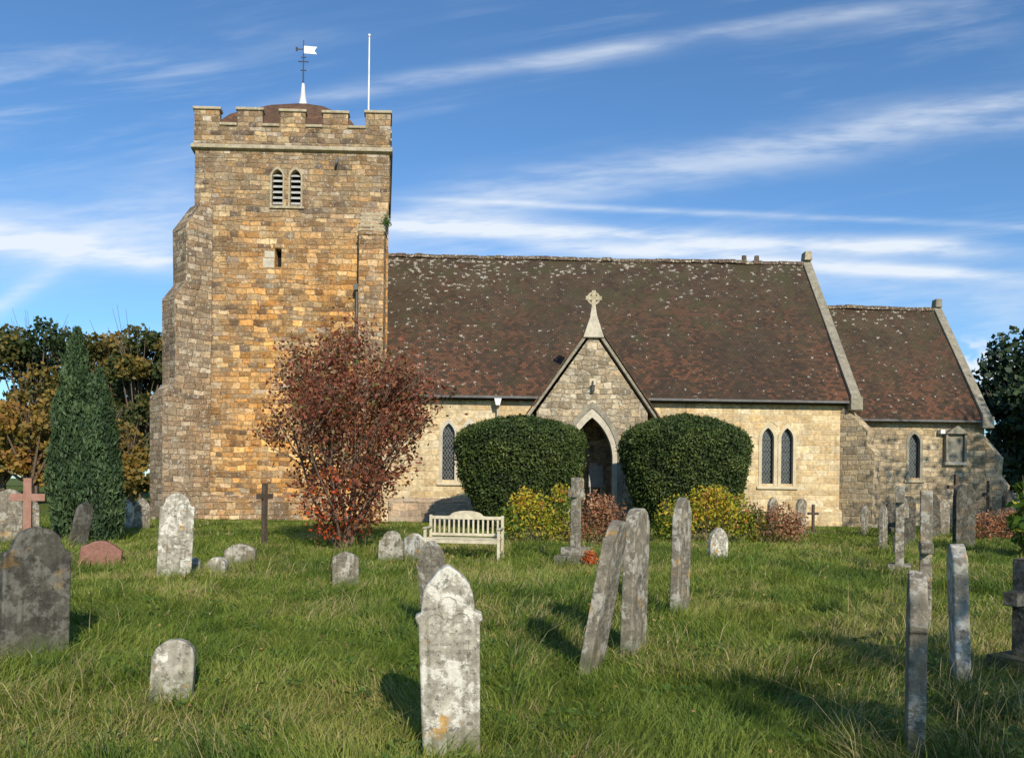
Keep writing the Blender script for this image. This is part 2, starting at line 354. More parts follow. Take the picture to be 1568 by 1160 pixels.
def vnoise(x,y,sc,seed,oct=3):
    r=np.random.default_rng(seed); G=r.random((256,256)); out=0;amp=1;tot=0
    for o in range(oct):
        X=(x*sc+37.7*o)%255;Y=(y*sc+11.3*o)%255; xi=np.floor(X).astype(int);yi=np.floor(Y).astype(int); fx=X-xi;fy=Y-yi
        fx=fx*fx*(3-2*fx);fy=fy*fy*(3-2*fy); x1=(xi+1)%256;y1=(yi+1)%256
        out=out+amp*((G[xi,yi]*(1-fx)+G[x1,yi]*fx)*(1-fy)+(G[xi,y1]*(1-fx)+G[x1,y1]*fx)*fy); tot+=amp; amp*=.55; sc*=2.1
    return out/tot

def gh(x,y):
    f=np.clip((30-y)/12,0,1)*np.clip((y+30)/20,0,1)
    return f*(.045*np.sin(x*.9+1.3)*np.sin(y*.7)+.025*np.sin(x*2.3+y*1.1)+.02*np.sin(y*2.9-x*.6))
def ghf(x,y): return float(gh(np.array(float(x)),np.array(float(y))))

# ------------------------------------------------------------------ CHURCH
church=empty('parish_church',(0,32.5,0),rad(1.6))
C=church
TX0,TX1,TY0,TY1=-13.17,-5.22,.6,8.6
SK=.135
def skew(o):   # the tower plan is a parallelogram, its side walls are not square to the front
    for v in o.data.vertices:
        if v.co.y>TY0: v.co.x-=SK*(v.co.y-TY0)
    return o
tower=box('tower_walls',TX0,TX1,TY0,TY1,-.3,15.15,M['tower'],C); skew(tower)
lights=[(-9.80,.22),(-9.06,.22)]
cs=[prism('c',lancet(cx,a,12.95,14.1,14.42),'y',.3,1.1,M['dark']) for cx,a in lights]
cs.append(box('c',-9.86,-9.60,.3,1.2,10.4,11.15,M['dark']))
for c in cs: c.parent=C
cut(tower,cs)
for cx,a in lights:
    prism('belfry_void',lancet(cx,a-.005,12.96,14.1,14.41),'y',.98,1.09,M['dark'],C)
    ring('belfry_arch',lancet(cx,a+.001,12.9,14.1,14.42),lancet(cx,a+.07,12.9,14.1,14.53),.57,.66,M['coping'],C)
    V=[];F=[]
    for k in range(6):
        z=13.0+k*.23; s=len(V)
        V+=[(cx-a+.01,.66,z),(cx+a-.01,.66,z),(cx+a-.01,.86,z+.14),(cx-a+.01,.86,z+.14),(cx-a+.01,.66,z+.035),(cx+a-.01,.66,z+.035),(cx+a-.01,.86,z+.175),(cx-a+.01,.86,z+.175)]
        F+=[tuple(i+s for i in q) for q in [(0,3,2,1),(4,5,6,7),(0,1,5,4),(1,2,6,5),(2,3,7,6),(3,0,4,7)]]
    mesh('louvres',V,F,M['louvre'],C)
box('belfry_sill',-10.1,-8.7,.52,.7,12.8,12.9,M['coping'],C,.01)
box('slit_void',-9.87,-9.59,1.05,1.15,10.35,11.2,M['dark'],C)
boxes('slit_pale_stones',[(-10.36,-9.9,.575,.7,10.35,10.75),(-10.3,-9.88,.58,.7,10.76,11.05)],M['dressgrey'],C,.03)
box('slit_lintel',-9.95,-9.5,.57,.7,11.16,11.36,M['tower_grey'],C,.02)
prism('tower_plinth',[(TY0-.22,-.3),(TY0-.22,.75),(TY0-.002,1.0),(TY0+.3,1.0),(TY0+.3,-.3)],'x',TX0-.1,-5.0,M['tower_grey'],C,.02)
skew(prism('string_course',[(TY0-.16,15.2),(TY0-.16,15.3),(TY0-.02,15.42),(TY1+.02,15.42),(TY1+.16,15.3),(TY1+.16,15.2),(TY1-.0,15.14),(TY0,15.14)],'x',TX0-.14,TX1+.14,M['coping'],C,.015))
skew(box('parapet_front',TX0-.04,TX1+.04,TY0-.04,TY0+.34,15.42,16.15,M['tower'],C))
skew(box('parapet_back',TX0-.04,TX1+.04,TY1-.34,TY1+.04,15.42,16.15,M['tower'],C))
skew(box('parapet_left',TX0-.04,TX0+.34,TY0+.34,TY1-.34,15.42,16.15,M['tower'],C))
skew(box('parapet_right',TX1-.34,TX1+.04,TY0+.34,TY1-.34,15.42,16.15,M['tower'],C))
mw=1.03; gap=(8.03-5*mw)/4
mer=[];cop=[];sills=[]
for i in range(5):
    x0=TX0-.04+i*(mw+gap)
    for yy0,yy1 in((TY0-.04,TY0+.34),(TY1-.34,TY1+.04)):
        e=rng.uniform(-.03,.03)
        mer.append((x0,x0+mw,yy0,yy1,16.15,16.78+e)); cop.append((x0-.06,x0+mw+.06,yy0-.07,yy1+.06,16.78+e,16.9+e))
        if i<4: sills.append((x0+mw+.003,x0+mw+gap-.003,yy0-.07,yy1+.06,16.15,16.27))
    y0=TY0-.04+i*(mw+gap)
    for xx0,xx1 in((TX0-.04,TX0+.34),(TX1-.34,TX1+.04)):
        ya,yb=y0,y0+mw
        if i==0: ya=TY0+.34
        if i==4: yb=TY1-.34
        mer.append((xx0,xx1,ya+.002,yb-.002,16.15,16.74))
        cop.append((xx0-.055,xx1+.055,ya+(.062 if i==0 else -.06),yb-(.062 if i==4 else -.06),16.74,16.86))
        if i<4: sills.append((xx0-.06,xx1+.06,y0+mw+.063,y0+mw+gap-.063,16.15,16.27))
skew(boxes('merlons',mer,M['tower'],C,.02))
skew(boxes('merlon_copings',cop,M['coping'],C,.03))
skew(boxes('crenel_sills',sills,M['coping'],C,.03))
skew(box('tower_deck',TX0+.35,TX1-.35,TY0+.35,TY1-.35,15.5,15.6,M['lead'],C))
cx,cy=-9.75,4.6
lv=[(3.25,15.6),(3.1,16.5),(2.5,17.35),(1.15,18.4),(.10,19.0)]
V=[];F=[]
for h,z in lv: V+=[(cx-h,cy-h,z),(cx+h,cy-h,z),(cx+h,cy+h,z),(cx-h,cy+h,z)]
for i in range(4):
    for j in range(4): F.append((i*4+j,i*4+(j+1)%4,i*4+4+(j+1)%4,i*4+4+j))
F.append((16,17,18,19)); mesh('tower_cap_roof',V,F,M['tiles3'],C)
cyl('finial_base',(cx,cy,18.9),(cx,cy,19.28),.22,.13,M['white'],C)
cyl('finial',(cx,cy,19.28),(cx,cy,19.95),.13,.06,M['white'],C)
cyl('vane_rod',(cx,cy,19.9),(cx,cy,21.95),.035,.02,M['iron'],C,8)
bm=[]
for z,w in((20.55,.14),(20.95,.24),(21.15,.12)): bm.append((cx-w,cx+w,cy-.015,cy+.015,z,z+.035)); 
bm.append((cx-.3,cx,cy-.012,cy+.012,21.52,21.56)); bm.append((cx-.36,cx-.27,cy-.013,cy+.013,21.45,21.63))
boxes('vane_scrolls',bm,M['iron'],C)
mesh('vane_flag',[(cx+.02,cy-.01,21.35),(cx+.62,cy-.01,21.32),(cx+.5,cy-.01,21.47),(cx+.62,cy-.01,21.66),(cx+.02,cy-.01,21.7),(cx+.02,cy+.01,21.35),(cx+.62,cy+.01,21.32),(cx+.5,cy+.01,21.47),(cx+.62,cy+.01,21.66),(cx+.02,cy+.01,21.7)],
     [(0,1,2,3,4),(9,8,7,6,5),(0,5,6,1),(1,6,7,2),(2,7,8,3),(3,8,9,4),(4,9,5,0)],M['white'],C)
cyl('flagpole',(-6.95,6,15.6),(-6.95,6,23.0),.06,.035,M['white'],C,10)
cyl('flagpole_ball',(-6.95,6,23.0),(-6.95,6,23.1),.07,.05,M['white'],C,10)
cyl('parapet_vent',(-6.9,3.5,15.6),(-6.9,3.5,17.0),.09,.09,M['iron'],C,10)
cyl('parapet_vent_cowl',(-6.9,3.5,17.0),(-6.9,3.5,17.1),.15,.1,M['iron'],C,10)
cyl('rain_spout',(-7.35,.7,15.0),(-7.35,.3,14.6),.05,.05,M['pipe'],C,8)
def butt(name,corner,ang,w,prof,mat):
    o=prism(name,prof,'x',-w/2,w/2,mat,C)
    o.location=(corner[0],corner[1],0); o.rotation_euler=(0,0,ang); bevel(o,.03); return o
def bprof(stages,inner=.5,z0=-.3):
    pts=[(inner,z0)]
    for d,za,zb,dn in stages:
        pts+=[(-d,z0 if len(pts)==1 else pts[-1][1])] if len(pts)==1 else []
        pts+=[(-d-.05,za-.0),(-d-.05,za+.06),(-dn,zb)]
    pts+=[(inner,pts[-1][1])]
    return pts
st=[(1.42,4.85,5.45,.98),(.98,8.85,9.55,.58),(.58,11.75,12.95,-.1)]
butt('corner_buttress_front_left',(TX0,TY0),rad(-45),1.25,bprof(st),M['tower_grey'])
butt('corner_buttress_back_left',(TX0-SK*8,TY1),rad(-135),1.25,bprof(st),M['tower_grey'])
prism('south_buttress',[(TY0+.2,-.3),(-.1,-.3),(-.1,11.55),(-.16,11.6),(-.16,11.68),(TY0+.0,12.85),(TY0+.2,12.85)],'x',-6.32,-5.30,M['tower_grey'],C,.03)
boxes('buttress_weathering_steps',[(-6.36,-5.26,-.1+.12*k,TY0+.1,11.72+.2*k,11.86+.2*k) for k in range(5)],M['coping'],C,.03)
qs=[]
z=1.05;i=0
while z<15.0:
    h=rng.uniform(.22,.36); l=rng.uniform(.35,.62) if i%2 else rng.uniform(.2,.34); p=rng.uniform(.006,.02)
    if z+h<15.1:
        if z>12.9: qs.append((TX0-p,TX0+l,TY0-p,TY0+.4,z,z+h-.012))
        if z>12.9: qs.append((TX1-l,TX1+p,TY0-p,TY0+.4,z,z+h-.012))
    z+=h;i+=1
boxes('quoins',qs,M['tower'],C,.02)
pr=[]
for _ in range(230):
    x=rng.uniform(TX0+.5,-6.6); z=rng.uniform(1.2,15.0); w=rng.uniform(.2,.5); h=rng.uniform(.14,.26); p=rng.uniform(.006,.024)
    if -10.5<x+w and x<-8.5 and z>10.0 and z<14.7: continue
    pr.append((x,x+w,TY0-p,TY0+.05,z,min(z+h,15.1)))
boxes('proud_stones',pr,M['tower'],C,.012)

# nave
NX0,NX1=-6.15,14.1
nave=prism('nave_walls',[(0,-.3),(0,5.45),(4.9,11.98),(9.8,5.45),(9.8,-.3)],'x',NX0,NX1,M['nave'],C)
def lights_at(obj,lst,z0,zs,zt,depth,y,front):
    cc=[]
    for cx_,a in lst:
        c=prism('c',lancet(cx_,a,z0,zs,zt),'y',y-.3,y+depth,M['nave']); c.parent=C; cc.append(c)
    return cc
nl=[(-2.6,.27),(-1.75,.27)]; nr=[(10.52,.27),(11.32,.27)]
cc=lights_at(nave,nl+nr,1.72,3.55,4.05,.32,0,0)
pc=prism('c',lancet(2.93,.95,-.5,2.4,3.6),'y',-.3,.35,M['nave']); pc.parent=C
cut(nave,cc+[pc])
for k,pair in enumerate((nl,nr)):
    for cx_,a in pair:
        prism('window_glass',lancet(cx_,a-.004,1.724,3.55,4.044),'y',.2,.3,M['glass'],C)
        ring('window_surround',lancet(cx_,a-.02,1.6,3.55,4.02),lancet(cx_,a+.11,1.6,3.55,4.22),-.025,.16,M['dressgrey'] if k==0 else M['dress'],C)
        boxes('window_bars',[(cx_-a,cx_+a,.18,.2,zz,zz+.018) for zz in(2.15,2.6,3.05,3.5)],M['iron'],C)
    xm=(pair[0][0]+pair[1][0])/2
    prism('window_head_block',[(xm-.2,4.26),(xm,4.05),(xm+.2,4.26)],'y',-.02,.1,M['dress'],C)
    prism('window_sill',[(-.1,1.5),(-.1,1.56),(.16,1.72),(.16,1.5)],'x',pair[0][0]-.45,pair[1][0]+.45,M['dress'],C,.01)
prism('nave_plinth',[(-.12,-.3),(-.12,.85),(-.003,.97),(.2,.97),(.2,-.3)],'x',-5.0,.6,M['plinth'],C,.015)
prism('nave_plinth_east',[(-.12,-.3),(-.12,.6),(-.003,.7),(.2,.7),(.2,-.3)],'x',5.2,13.6,M['nave'],C,.015)
def roof(name,x0,x1,ye,ze,yr,zr,mat,th=.14,nx=80,ny=24,amp=.04):
    for side in(0,1):
        xs=np.linspace(x0,x1,nx+1); ts=np.linspace(0,1,ny+1)
        V=[]
        for t in ts:
            for x in xs:
                e=amp*(math.sin(x*.9+2*t)+.6*math.sin(x*2.1+t*7)+.4*math.sin(x*5+t*13))*(.4+.6*math.sin(math.pi*min(1,t*1.0)))
                yy=ye+(yr-ye)*t; yy=yy if side==0 else 2*yr-yy
                V.append((x,yy,ze+(zr-ze)*t+e))
        n=len(V); V+=[(a,b_,c-th) for a,b_,c in V]
        F=[];W=nx+1
        for j in range(ny):
            for i in range(nx):
                a=j*W+i; F.append((a,a+1,a+W+1,a+W)); F.append((n+a,n+a+W,n+a+W+1,n+a+1))
        for i in range(nx): F.append((i,n+i,n+i+1,i+1))
        for j in range(ny):
            a=j*W; F.append((a,a+W,n+a+W,n+a)); a=j*W+nx; F.append((a,n+a,n+a+W,a+W))
        mesh(name+('_front','_back')[side],V,F,mat,C,recalc=True)
roof('nave_roof',NX0+.3,NX1-.28,-.35,5.2,4.9,12.2,M['tiles'])
def ridge(name,x0,x1,y,z,mat,step=.42):
    V=[];F=[];x=x0
    while x<x1:
        L=min(step,x1-x)-.015; s=len(V); r=.15+rng.uniform(-.01,.015); dz=rng.uniform(-.02,.03)+.03*(math.sin(x*.9)+.5*math.sin(x*2.1))*.5
        for xx in(x,x+L):
            for k in range(7):
                t=math.pi*(k/6); V.append((xx,y+r*1.1*math.cos(t),z-.12+dz+r*1.3*math.sin(t)))
        F+=[(s+k,s+k+1,s+8+k,s+7+k) for k in range(6)]+[tuple(range(s+6,s-1,-1)),tuple(range(s+7,s+14))]
        x+=step
    mesh(name,V,F,mat,C)
M['ridge']=simple('ridge_tile',(.08,.055,.04),(.14,.10,.075),5,.9,.4,.01,.2,.8)
ridge('nave_ridge',NX0+.35,NX1-.3,4.9,12.2,M['ridge'])
for xx in(11.0,11.6):
    cyl('ridge_vent',(xx,4.9,12.2),(xx,4.9,12.5),.13,.11,M['ridge'],C,8)
def gable_coping(name,x0,x1,ye,ze,yr,zr,mat,up=.16):
    pts=[(ye,ze-.12),(ye,ze+up),(yr,zr+up),(2*yr-ye,ze+up),(2*yr-ye,ze-.12),(2*yr-ye-.3,ze-.12),(yr,zr-.3),(ye+.3,ze-.12)]
    return prism(name,pts,'x',x0,x1,mat,C,.02)
M['coping2']=simple('weathered_coping',(.20,.18,.14),(.30,.27,.21),5,.9,.6,.02,.2,.3)
gable_coping('nave_west_coping',NX0-.06,NX0+.40,-.42,5.15,4.9,12.2,M['coping2'])
gable_coping('nave_east_coping',NX1-.32,NX1+.08,-.45,5.15,4.9,12.2,M['coping2'])
box('east_kneeler',NX1-.36,NX1+.14,-.5,.1,4.75,5.3,M['coping2'],C,.03)
prism('east_apex_stone',[(NX1-.3,12.3),(NX1-.26,12.72),(NX1+.05,12.72),(NX1+.08,12.3)],'y',4.65,5.15,M['coping'],C,.03)
box('nave_gutter',NX0+.4,NX1-.4,-.47,-.36,5.02,5.12,M['pipe'],C,.02)
box('eaves_shadow_board',NX0+.4,NX1-.4,-.33,-.003,4.98,5.06,M['dark'],C)  # near-black board, its colour stands in for the fascia shadow under the eaves
for x in(-.62,5.05):
    prism('rain_hopper',[(x-.15,5.02),(x-.08,4.74),(x+.08,4.74),(x+.15,5.02)],'y',-.5,-.1,M['white'],C,.01)
    cyl('downpipe',(x,-.2,4.75),(x,-.2,4.3),.045,.045,M['dress'],C,10)
    cyl('downpipe_lower',(x,-.12,4.32),(x,-.12,0),.045,.045,M['dress'],C,10)
cyl('tower_downpipe',(-6.42,.25,0),(-6.42,.25,9.4),.06,.06,M['pipe'],C,10)
box('tower_pipe_hopper',-6.54,-6.28,.1,.4,9.4,9.65,M['pipe'],C,.02)
butt('nave_corner_buttress',(NX1-.15,.1),rad(45),.75,bprof([(1.1,2.95,3.35,.85),(.85,3.85,4.85,-.05)]),M['chancel'])
box('nave_east_return',NX1-.35,NX1+.002,-.012,.3,-.3,5.0,M['nave'],C)

# chancel
CX1=20.4
ch=prism('chancel_walls',[(1.3,-.3),(1.3,4.78),(4.9,9.9),(8.5,4.78),(8.5,-.3)],'x',NX1,CX1,M['chancel'],C)
cc=[]
for cx_ in(17.35,):
    c=prism('c',lancet(cx_,.26,2.05,3.55,3.98),'y',1.0,1.6,M['nave']); c.parent=C; cc.append(c)
cut(ch,cc)
prism('chancel_window_glass',lancet(17.35,.256,2.054,3.55,3.974),'y',1.5,1.58,M['glass'],C)
ring('chancel_window_surround',lancet(17.35,.24,1.95,3.55,3.95),lancet(17.35,.36,1.95,3.55,4.1),1.28,1.46,M['coping2'],C)
box('chancel_window_sill',16.9,17.8,1.22,1.4,1.85,1.95,M['coping'],C,.01)
roof('chancel_roof',NX1+.0,CX1-.25,.98,4.6,4.9,10.15,M['tiles2'],nx=30)
ridge('chancel_ridge',NX1+.1,CX1-.25,4.9,10.15,M['ridge'])
gable_coping('chancel_east_coping',CX1-.3,CX1+.08,.9,4.55,4.9,10.15,M['coping2'])
prism('chancel_apex_stone',[(CX1-.28,10.2),(CX1-.24,10.6),(CX1+.03,10.6),(CX1+.06,10.2)],'y',4.7,5.1,M['coping2'],C,.03)
box('chancel_kneeler',CX1-.35,CX1+.16,.85,1.4,4.2,4.7,M['coping2'],C,.03)
box('chancel_gutter',NX1+.5,CX1-.4,.86,.97,4.43,4.52,M['pipe'],C,.02)
butt('chancel_buttress',(CX1-.1,1.4),rad(45),.7,bprof([(1.0,1.7,2.2,.75),(.75,2.9,4.1,-.05)]),M['chancel'])
box('monument_slab',18.75,19.4,1.2,1.297,2.75,3.95,M['coping2'],C,.01)
prism('monument_hood',[(18.55,3.95),(19.07,4.3),(19.6,3.95)],'y',1.0,1.3,M['coping2'],C,.01)
boxes('monument_side_posts',[(18.62,18.72,1.1,1.3,2.75,3.95),(19.43,19.53,1.1,1.3,2.75,3.95)],M['coping2'],C,.01)
box('monument_sill',18.6,19.55,1.1,1.3,2.62,2.75,M['dressgrey'],C,.01)
box('wall_bracket',18.35,18.55,1.05,1.298,3.95,4.12,M['white'],C,.01)  # white bracket on the wall beside the monument, gives no light

# porch
PY=-2.5; pcx=2.93
porch=prism('porch_walls',[(pcx-2.1,-.3),(pcx-2.1,4.33),(pcx,7.35),(pcx+2.1,4.33),(pcx+2.1,-.3)],'y',PY,1.5,M['porch'],C)
c1=prism('c',lancet(pcx,.8,-.5,2.55,4.15,12),'y',PY-.3,PY+.6,M['porch']); c1.parent=C
c2=box('c',pcx-1.7,pcx+1.7,PY+.45,-.02,-.5,4.2,M['nave'],C)
cut(porch,[c1,c2])
ring('porch_arch_outer',lancet(pcx,.98,-.1,2.55,4.48,12),lancet(pcx,1.16,-.1,2.55,4.72,12),PY-.06,PY+.1,M['coping2'],C)
ring('porch_arch_inner',lancet(pcx,.79,-.1,2.55,4.13,12),lancet(pcx,.975,-.1,2.55,4.46,12),PY-.02,PY+.15,M['dressgrey'],C)
box('porch_floor',pcx-1.68,pcx+1.68,PY-.3,-.03,-.1,.12,M['coping2'],C)
prism('church_door',lancet(pcx,.9,.12,2.4,3.5),'y',.1,.2,M['wood'],C)
boxes('door_planks',[(pcx-.8+i*.2,pcx-.62+i*.2,.07,.11,.15,2.5) for i in range(8)],M['wood'],C)
boxes('door_hinges',[(pcx-.8,pcx+.4,.05,.075,z_,z_+.05) for z_ in(.8,2.1)],M['iron'],C)
boxes('notice_board',[(pcx+.15,pcx+.72,-.5,-.46,1.5,2.35),(pcx+.2,pcx+.26,-.48,-.44,.12,1.5),(pcx+.62,pcx+.68,-.48,-.44,.12,1.5)],M['board'],C)
for s,nm in((-1,'left'),(1,'right')):
    pts=[(pcx+s*2.4,4.05),(pcx+s*2.4,4.2),(pcx,7.62),(pcx,7.44)]
    prism('porch_roof_'+nm,pts,'y',PY+.24,1.9,M['tiles4'],C)
    pts=[(pcx+s*2.5,3.95),(pcx+s*2.5,4.10),(pcx,7.72),(pcx,7.5)]
    prism('porch_verge_'+nm,pts,'y',PY-.10,PY+.24,M['coping2'],C,.015)
    prism('porch_verge_tile_'+nm,[(pcx+s*2.55,4.08),(pcx+s*2.55,4.17),(pcx+s*.02,7.85),(pcx+s*.02,7.74)],'y',PY-.16,PY+.3,M['tiles4'],C)
prism('porch_apex_stone',[(pcx-.40,7.12),(pcx-.12,7.95),(pcx+.12,7.95),(pcx+.40,7.12)],'y',PY-.17,PY+.2,M['dressgrey'],C,.03)
def cross_pts(cx,z0,h,w,t,armz):
    return [(cx-t,z0),(cx-t,armz-t),(cx-w,armz-t),(cx-w,armz+t),(cx-t,armz+t),(cx-t,z0+h),(cx+t,z0+h),(cx+t,armz+t),(cx+w,armz+t),(cx+w,armz-t),(cx+t,armz-t),(cx+t,z0)]
prism('finial_shaft',[(pcx-.14,7.9),(pcx-.07,8.35),(pcx+.07,8.35),(pcx+.14,7.9)],'y',PY-.08,PY+.1,M['dressgrey'],C,.02)
prism('gable_cross',cross_pts(pcx,8.3,.62,.31,.08,8.62),'y',PY-.05,PY+.07,M['coping'],C,.02)
V=[];F=[]
for k in range(24):
    t=2*math.pi*k/24
    for r_,yy in((.17,PY-.03),(.25,PY-.03),(.25,PY+.05),(.17,PY+.05)): V.append((pcx+r_*math.cos(t),yy,8.62+r_*math.sin(t)))
for k in range(24):
    a=k*4;b2=((k+1)%24)*4
    for j in range(4): F.append((a+j,a+(j+1)%4,b2+(j+1)%4,b2+j))
mesh('gable_cross_ring',V,F,M['coping'],C)
boxes('porch_lantern',[(pcx-.06,pcx+.06,PY-.2,PY-.06,5.1,5.3),(pcx-.09,pcx+.09,PY-.22,PY-.03,5.3,5.33),(pcx-.02,pcx+.02,PY-.14,PY-.0,5.33,5.5)],M['iron'],C)
box('porch_niche',pcx-.13,pcx+.13,PY-.03,PY+.02,5.05,5.6,M['dress'],C,.02)
P=np.array([-5.25,.1,12.2])+rng.normal(size=(220,3))*np.array([.09,.12,.13]); leaves('buttress_ivy',P,.045,.6*rng.random(220),M['weed'],C)

# ------------------------------------------------------------------ GROUND
def axis_pts(lo,hi,step,far):
    a=list(np.arange(lo,hi+1e-6,step)); e=step
    x=hi
    while x<far: e*=1.35; x+=e; a.append(x)
    x=lo;e=step
    while x>-far: e*=1.35; x-=e; a.insert(0,x)
    return np.array(a)
xs=axis_pts(-30,34,.35,1500); ys=axis_pts(-16,45,.35,1500)
X,Y=np.meshgrid(xs,ys); Z=gh(X,Y)
V=np.stack([X,Y,Z],-1).reshape(-1,3); W=len(xs)
i,j=np.meshgrid(np.arange(W-1),np.arange(len(ys)-1)); a=(j*W+i).ravel()
q=np.stack([a,a+1,a+W+1,a+W],1)
m,b,out=newmat('lawn_ground')
P=b.n('NewGeometry').outputs['Position']
n1=b.noise(P,1.1,4,.65); n2=b.noise(P,14,4,.7); n3=b.noise(P,.25,2)
c=b.ramp(n1,[(.3,(.07,.105,.018)),(.5,(.115,.16,.028)),(.7,(.18,.20,.05))])
c=b.mix(.9,c,b.ramp(n2,[(.3,(.35,.38,.35)),(.7,(1.4,1.33,1.25))]),'MULTIPLY')
c=b.mix(b.mr(n3,.5,.7,0,.35),c,(.16,.15,.05))
principled(b,out,c,.95,.1,n2,.8,.04)
g=np_quads('ground',V,q,np.zeros(len(V)),m)
g.data.polygons.foreach_set('use_smooth',[True]*len(q))
pv=[];pf=[]
for k in range(13):
    t=k/12; x=4.3+ t*7; y=29.2-1.2*t
    pv+=[(x,y-.6,.012),(x,y+.6,.012)]
pf=[(2*k,2*k+2,2*k+3,2*k+1) for k in range(12)]
mesh('churchyard_path',pv,pf,M['earth'])

def grass(N,a_,b_,hm,p=.4,seed=1,tshift=0,strawp=.035,wm=1.0,sel=None):
    r=np.random.default_rng(seed)
    D=(r.random(N)*(b_**p-a_**p)+a_**p)**(1/p)
    x=(r.random(N)*2-1)*(D*.72+1.4)
    y=D
    keep=~((y>31.6)&(x>-14.5)&(x<15))&~((y>29.9)&(x>.4)&(x<5.4))&~((y>33)&(x>14)&(x<22))
    if sel is not None: keep&=sel(x,y,r)
    x=x[keep];y=y[keep];N=len(x); ang=r.random(N)*2*np.pi
    n_big=vnoise(x,y,.35,11); n_med=vnoise(x,y,1.3,12); n_t=vnoise(x,y,3.6,13,2); n_dry=vnoise(x,y,.8,14)
    tuft=np.clip((n_t-.53)*4.5,0,1.5); dry=np.clip((n_dry-.50)*5,0,1)
    h=hm*(.03+.085*r.random(N)**1.6)*(.35+1.0*n_med+1.3*tuft)*np.where(y>14,np.clip(1.25-(y-14)*.03,.7,1),1)
    w=(.0026+.00068*y)*(.7+.6*r.random(N))*wm
    z=gh(x,y)
    d=np.stack([np.cos(ang),np.sin(ang)],1); lean=h*(.25+1.1*r.random(N))
    flow=vnoise(x,y,.9,15)*12
    l=np.stack([np.cos(flow+r.normal(size=N)*1.1),np.sin(flow+r.normal(size=N)*1.1)],1)
    V=np.zeros((N,6,3))
    for k,(t,ww) in enumerate(((0,1),(.55,.85),(1,.12))):
        off=l*(lean*t**1.8)[:,None]
        for s_ in(0,1):
            sg=(-1,1)[s_]
            V[:,k*2+s_,:2]=np.stack([x,y],1)+off+d*(sg*w*ww*.5)[:,None]
            V[:,k*2+s_,2]=z-.005+h*(t**.9)*(1-.18*t)
    base=np.arange(N)[:,None]*6
    q=np.concatenate([base+np.array([[0,1,3,2]]),base+np.array([[2,3,5,4]])],1).reshape(-1,4)
    tint=np.clip(-.20+.95*n_big+.35*n_med+.32*r.random(N)-.22*tuft+.18*dry+tshift,0,.90)
    straw=r.random(N)<strawp*(.3+7*dry); tint[straw]=.88+.12*r.random(straw.sum())
    return V.reshape(-1,3),q,np.repeat(tint,6)
parts=[grass(320000,2.8,33,1.25),
       grass(26000,3.0,18,2.2,.7,5,-.05,.10,.8),
       grass(30000,3.0,24,1.7,.6,9,.1,.35,.55,lambda x,y,r:vnoise(x,y,.8,14)>.55)]
off=0;Vs=[];Qs=[];Ts=[]
for v_,q_,t_ in parts: Vs.append(v_);Qs.append(q_+off);Ts.append(t_);off+=len(v_)
np_quads('grass',np.concatenate(Vs),np.concatenate(Qs),np.concatenate(Ts),M['grass'])
n=420
cy_=3.2+rng.random(n)**1.0*14; cx_=(rng.random(n)*2-1)*(cy_*.7+.5); kk=rng.integers(5,12,n)
idx=np.repeat(np.arange(n),kk); P=np.stack([cx_[idx],cy_[idx],np.zeros(len(idx))],1)
o_=rng.normal(size=(len(idx),2))*.05; P[:,:2]+=o_; P[:,2]=gh(P[:,0],P[:,1])+.05+.03*rng.random(len(idx))
td=np.concatenate([o_*14,np.full((len(idx),1),.5)],1)
leaves('lawn_weeds',P,.022+.02*rng.random(len(idx)),rng.random(len(idx)),M['weed'],None,np.tile([0,0,1.],(len(idx),1)),1.6,.42,td)
n=1700
yy=3+rng.random(n)**.8*25; xx=(rng.random(n)*2-1)*(yy*.72+1)
P=np.stack([xx,yy,gh(xx,yy)+.04+.04*rng.random(n)],1)
leaves('fallen_leaves',P,.014+.001*yy,rng.random(n),M['fallen'],None,np.tile([0,0,1.],(n,1)),1.5,.7)

# ------------------------------------------------------------------ GRAVES
def gprof(kind,w,h):
    a=w/2; L=[]
    if kind=='round':
        L=[(-a,0)]+[(-a*math.cos(t),h-a+a*math.sin(t)) for t in np.linspace(0,math.pi/2,9)]
    elif kind=='segment':
        r=.22*w; L=[(-a,0),(-a,h-r)]+[(-a+a*s,h-r+r*math.sin(s*math.pi/2)) for s in np.linspace(.12,1,8)]
    elif kind=='gothic':
        L=[p for p in lancet(0,a,0,h-w*.75,h,8)][:10]
    elif kind=='shoulder':
        b_=a*.72; z=h-b_
        L=[(-a,0),(-a,z-.05*w)]+[(-a+(a-b_)*math.sin(t)*.9,z-.05*w+ .09*w*(1-math.cos(t))) for t in np.linspace(.3,1.57,4)]
        L+=[(-b_*math.cos(t),z+.04*w+(b_-.04*w)*math.sin(t)) for t in np.linspace(.15,math.pi/2,8)]
    elif kind=='ogee':
        zs=h*.74; H=h-zs-.06
        L=[(-a*.9,0),(-a*.96,zs-.02),(-a*1.03,zs),(-a*1.06,zs+.035),(-a*.88,zs+.045),(-a*.84,zs+.06)]
        for fx,fz in((.83,.18),(.78,.38),(.66,.58),(.50,.74),(.34,.85),(.18,.94),(.07,.985),(0,1)):
            L.append((-a*fx,zs+.06+H*fz))
    R_=[(-p[0],p[1]) for p in L if abs(p[0])>1e-4][::-1]
    if abs(L[-1][0])<=1e-4: L[-1]=(0,L[-1][1])
    return L+R_
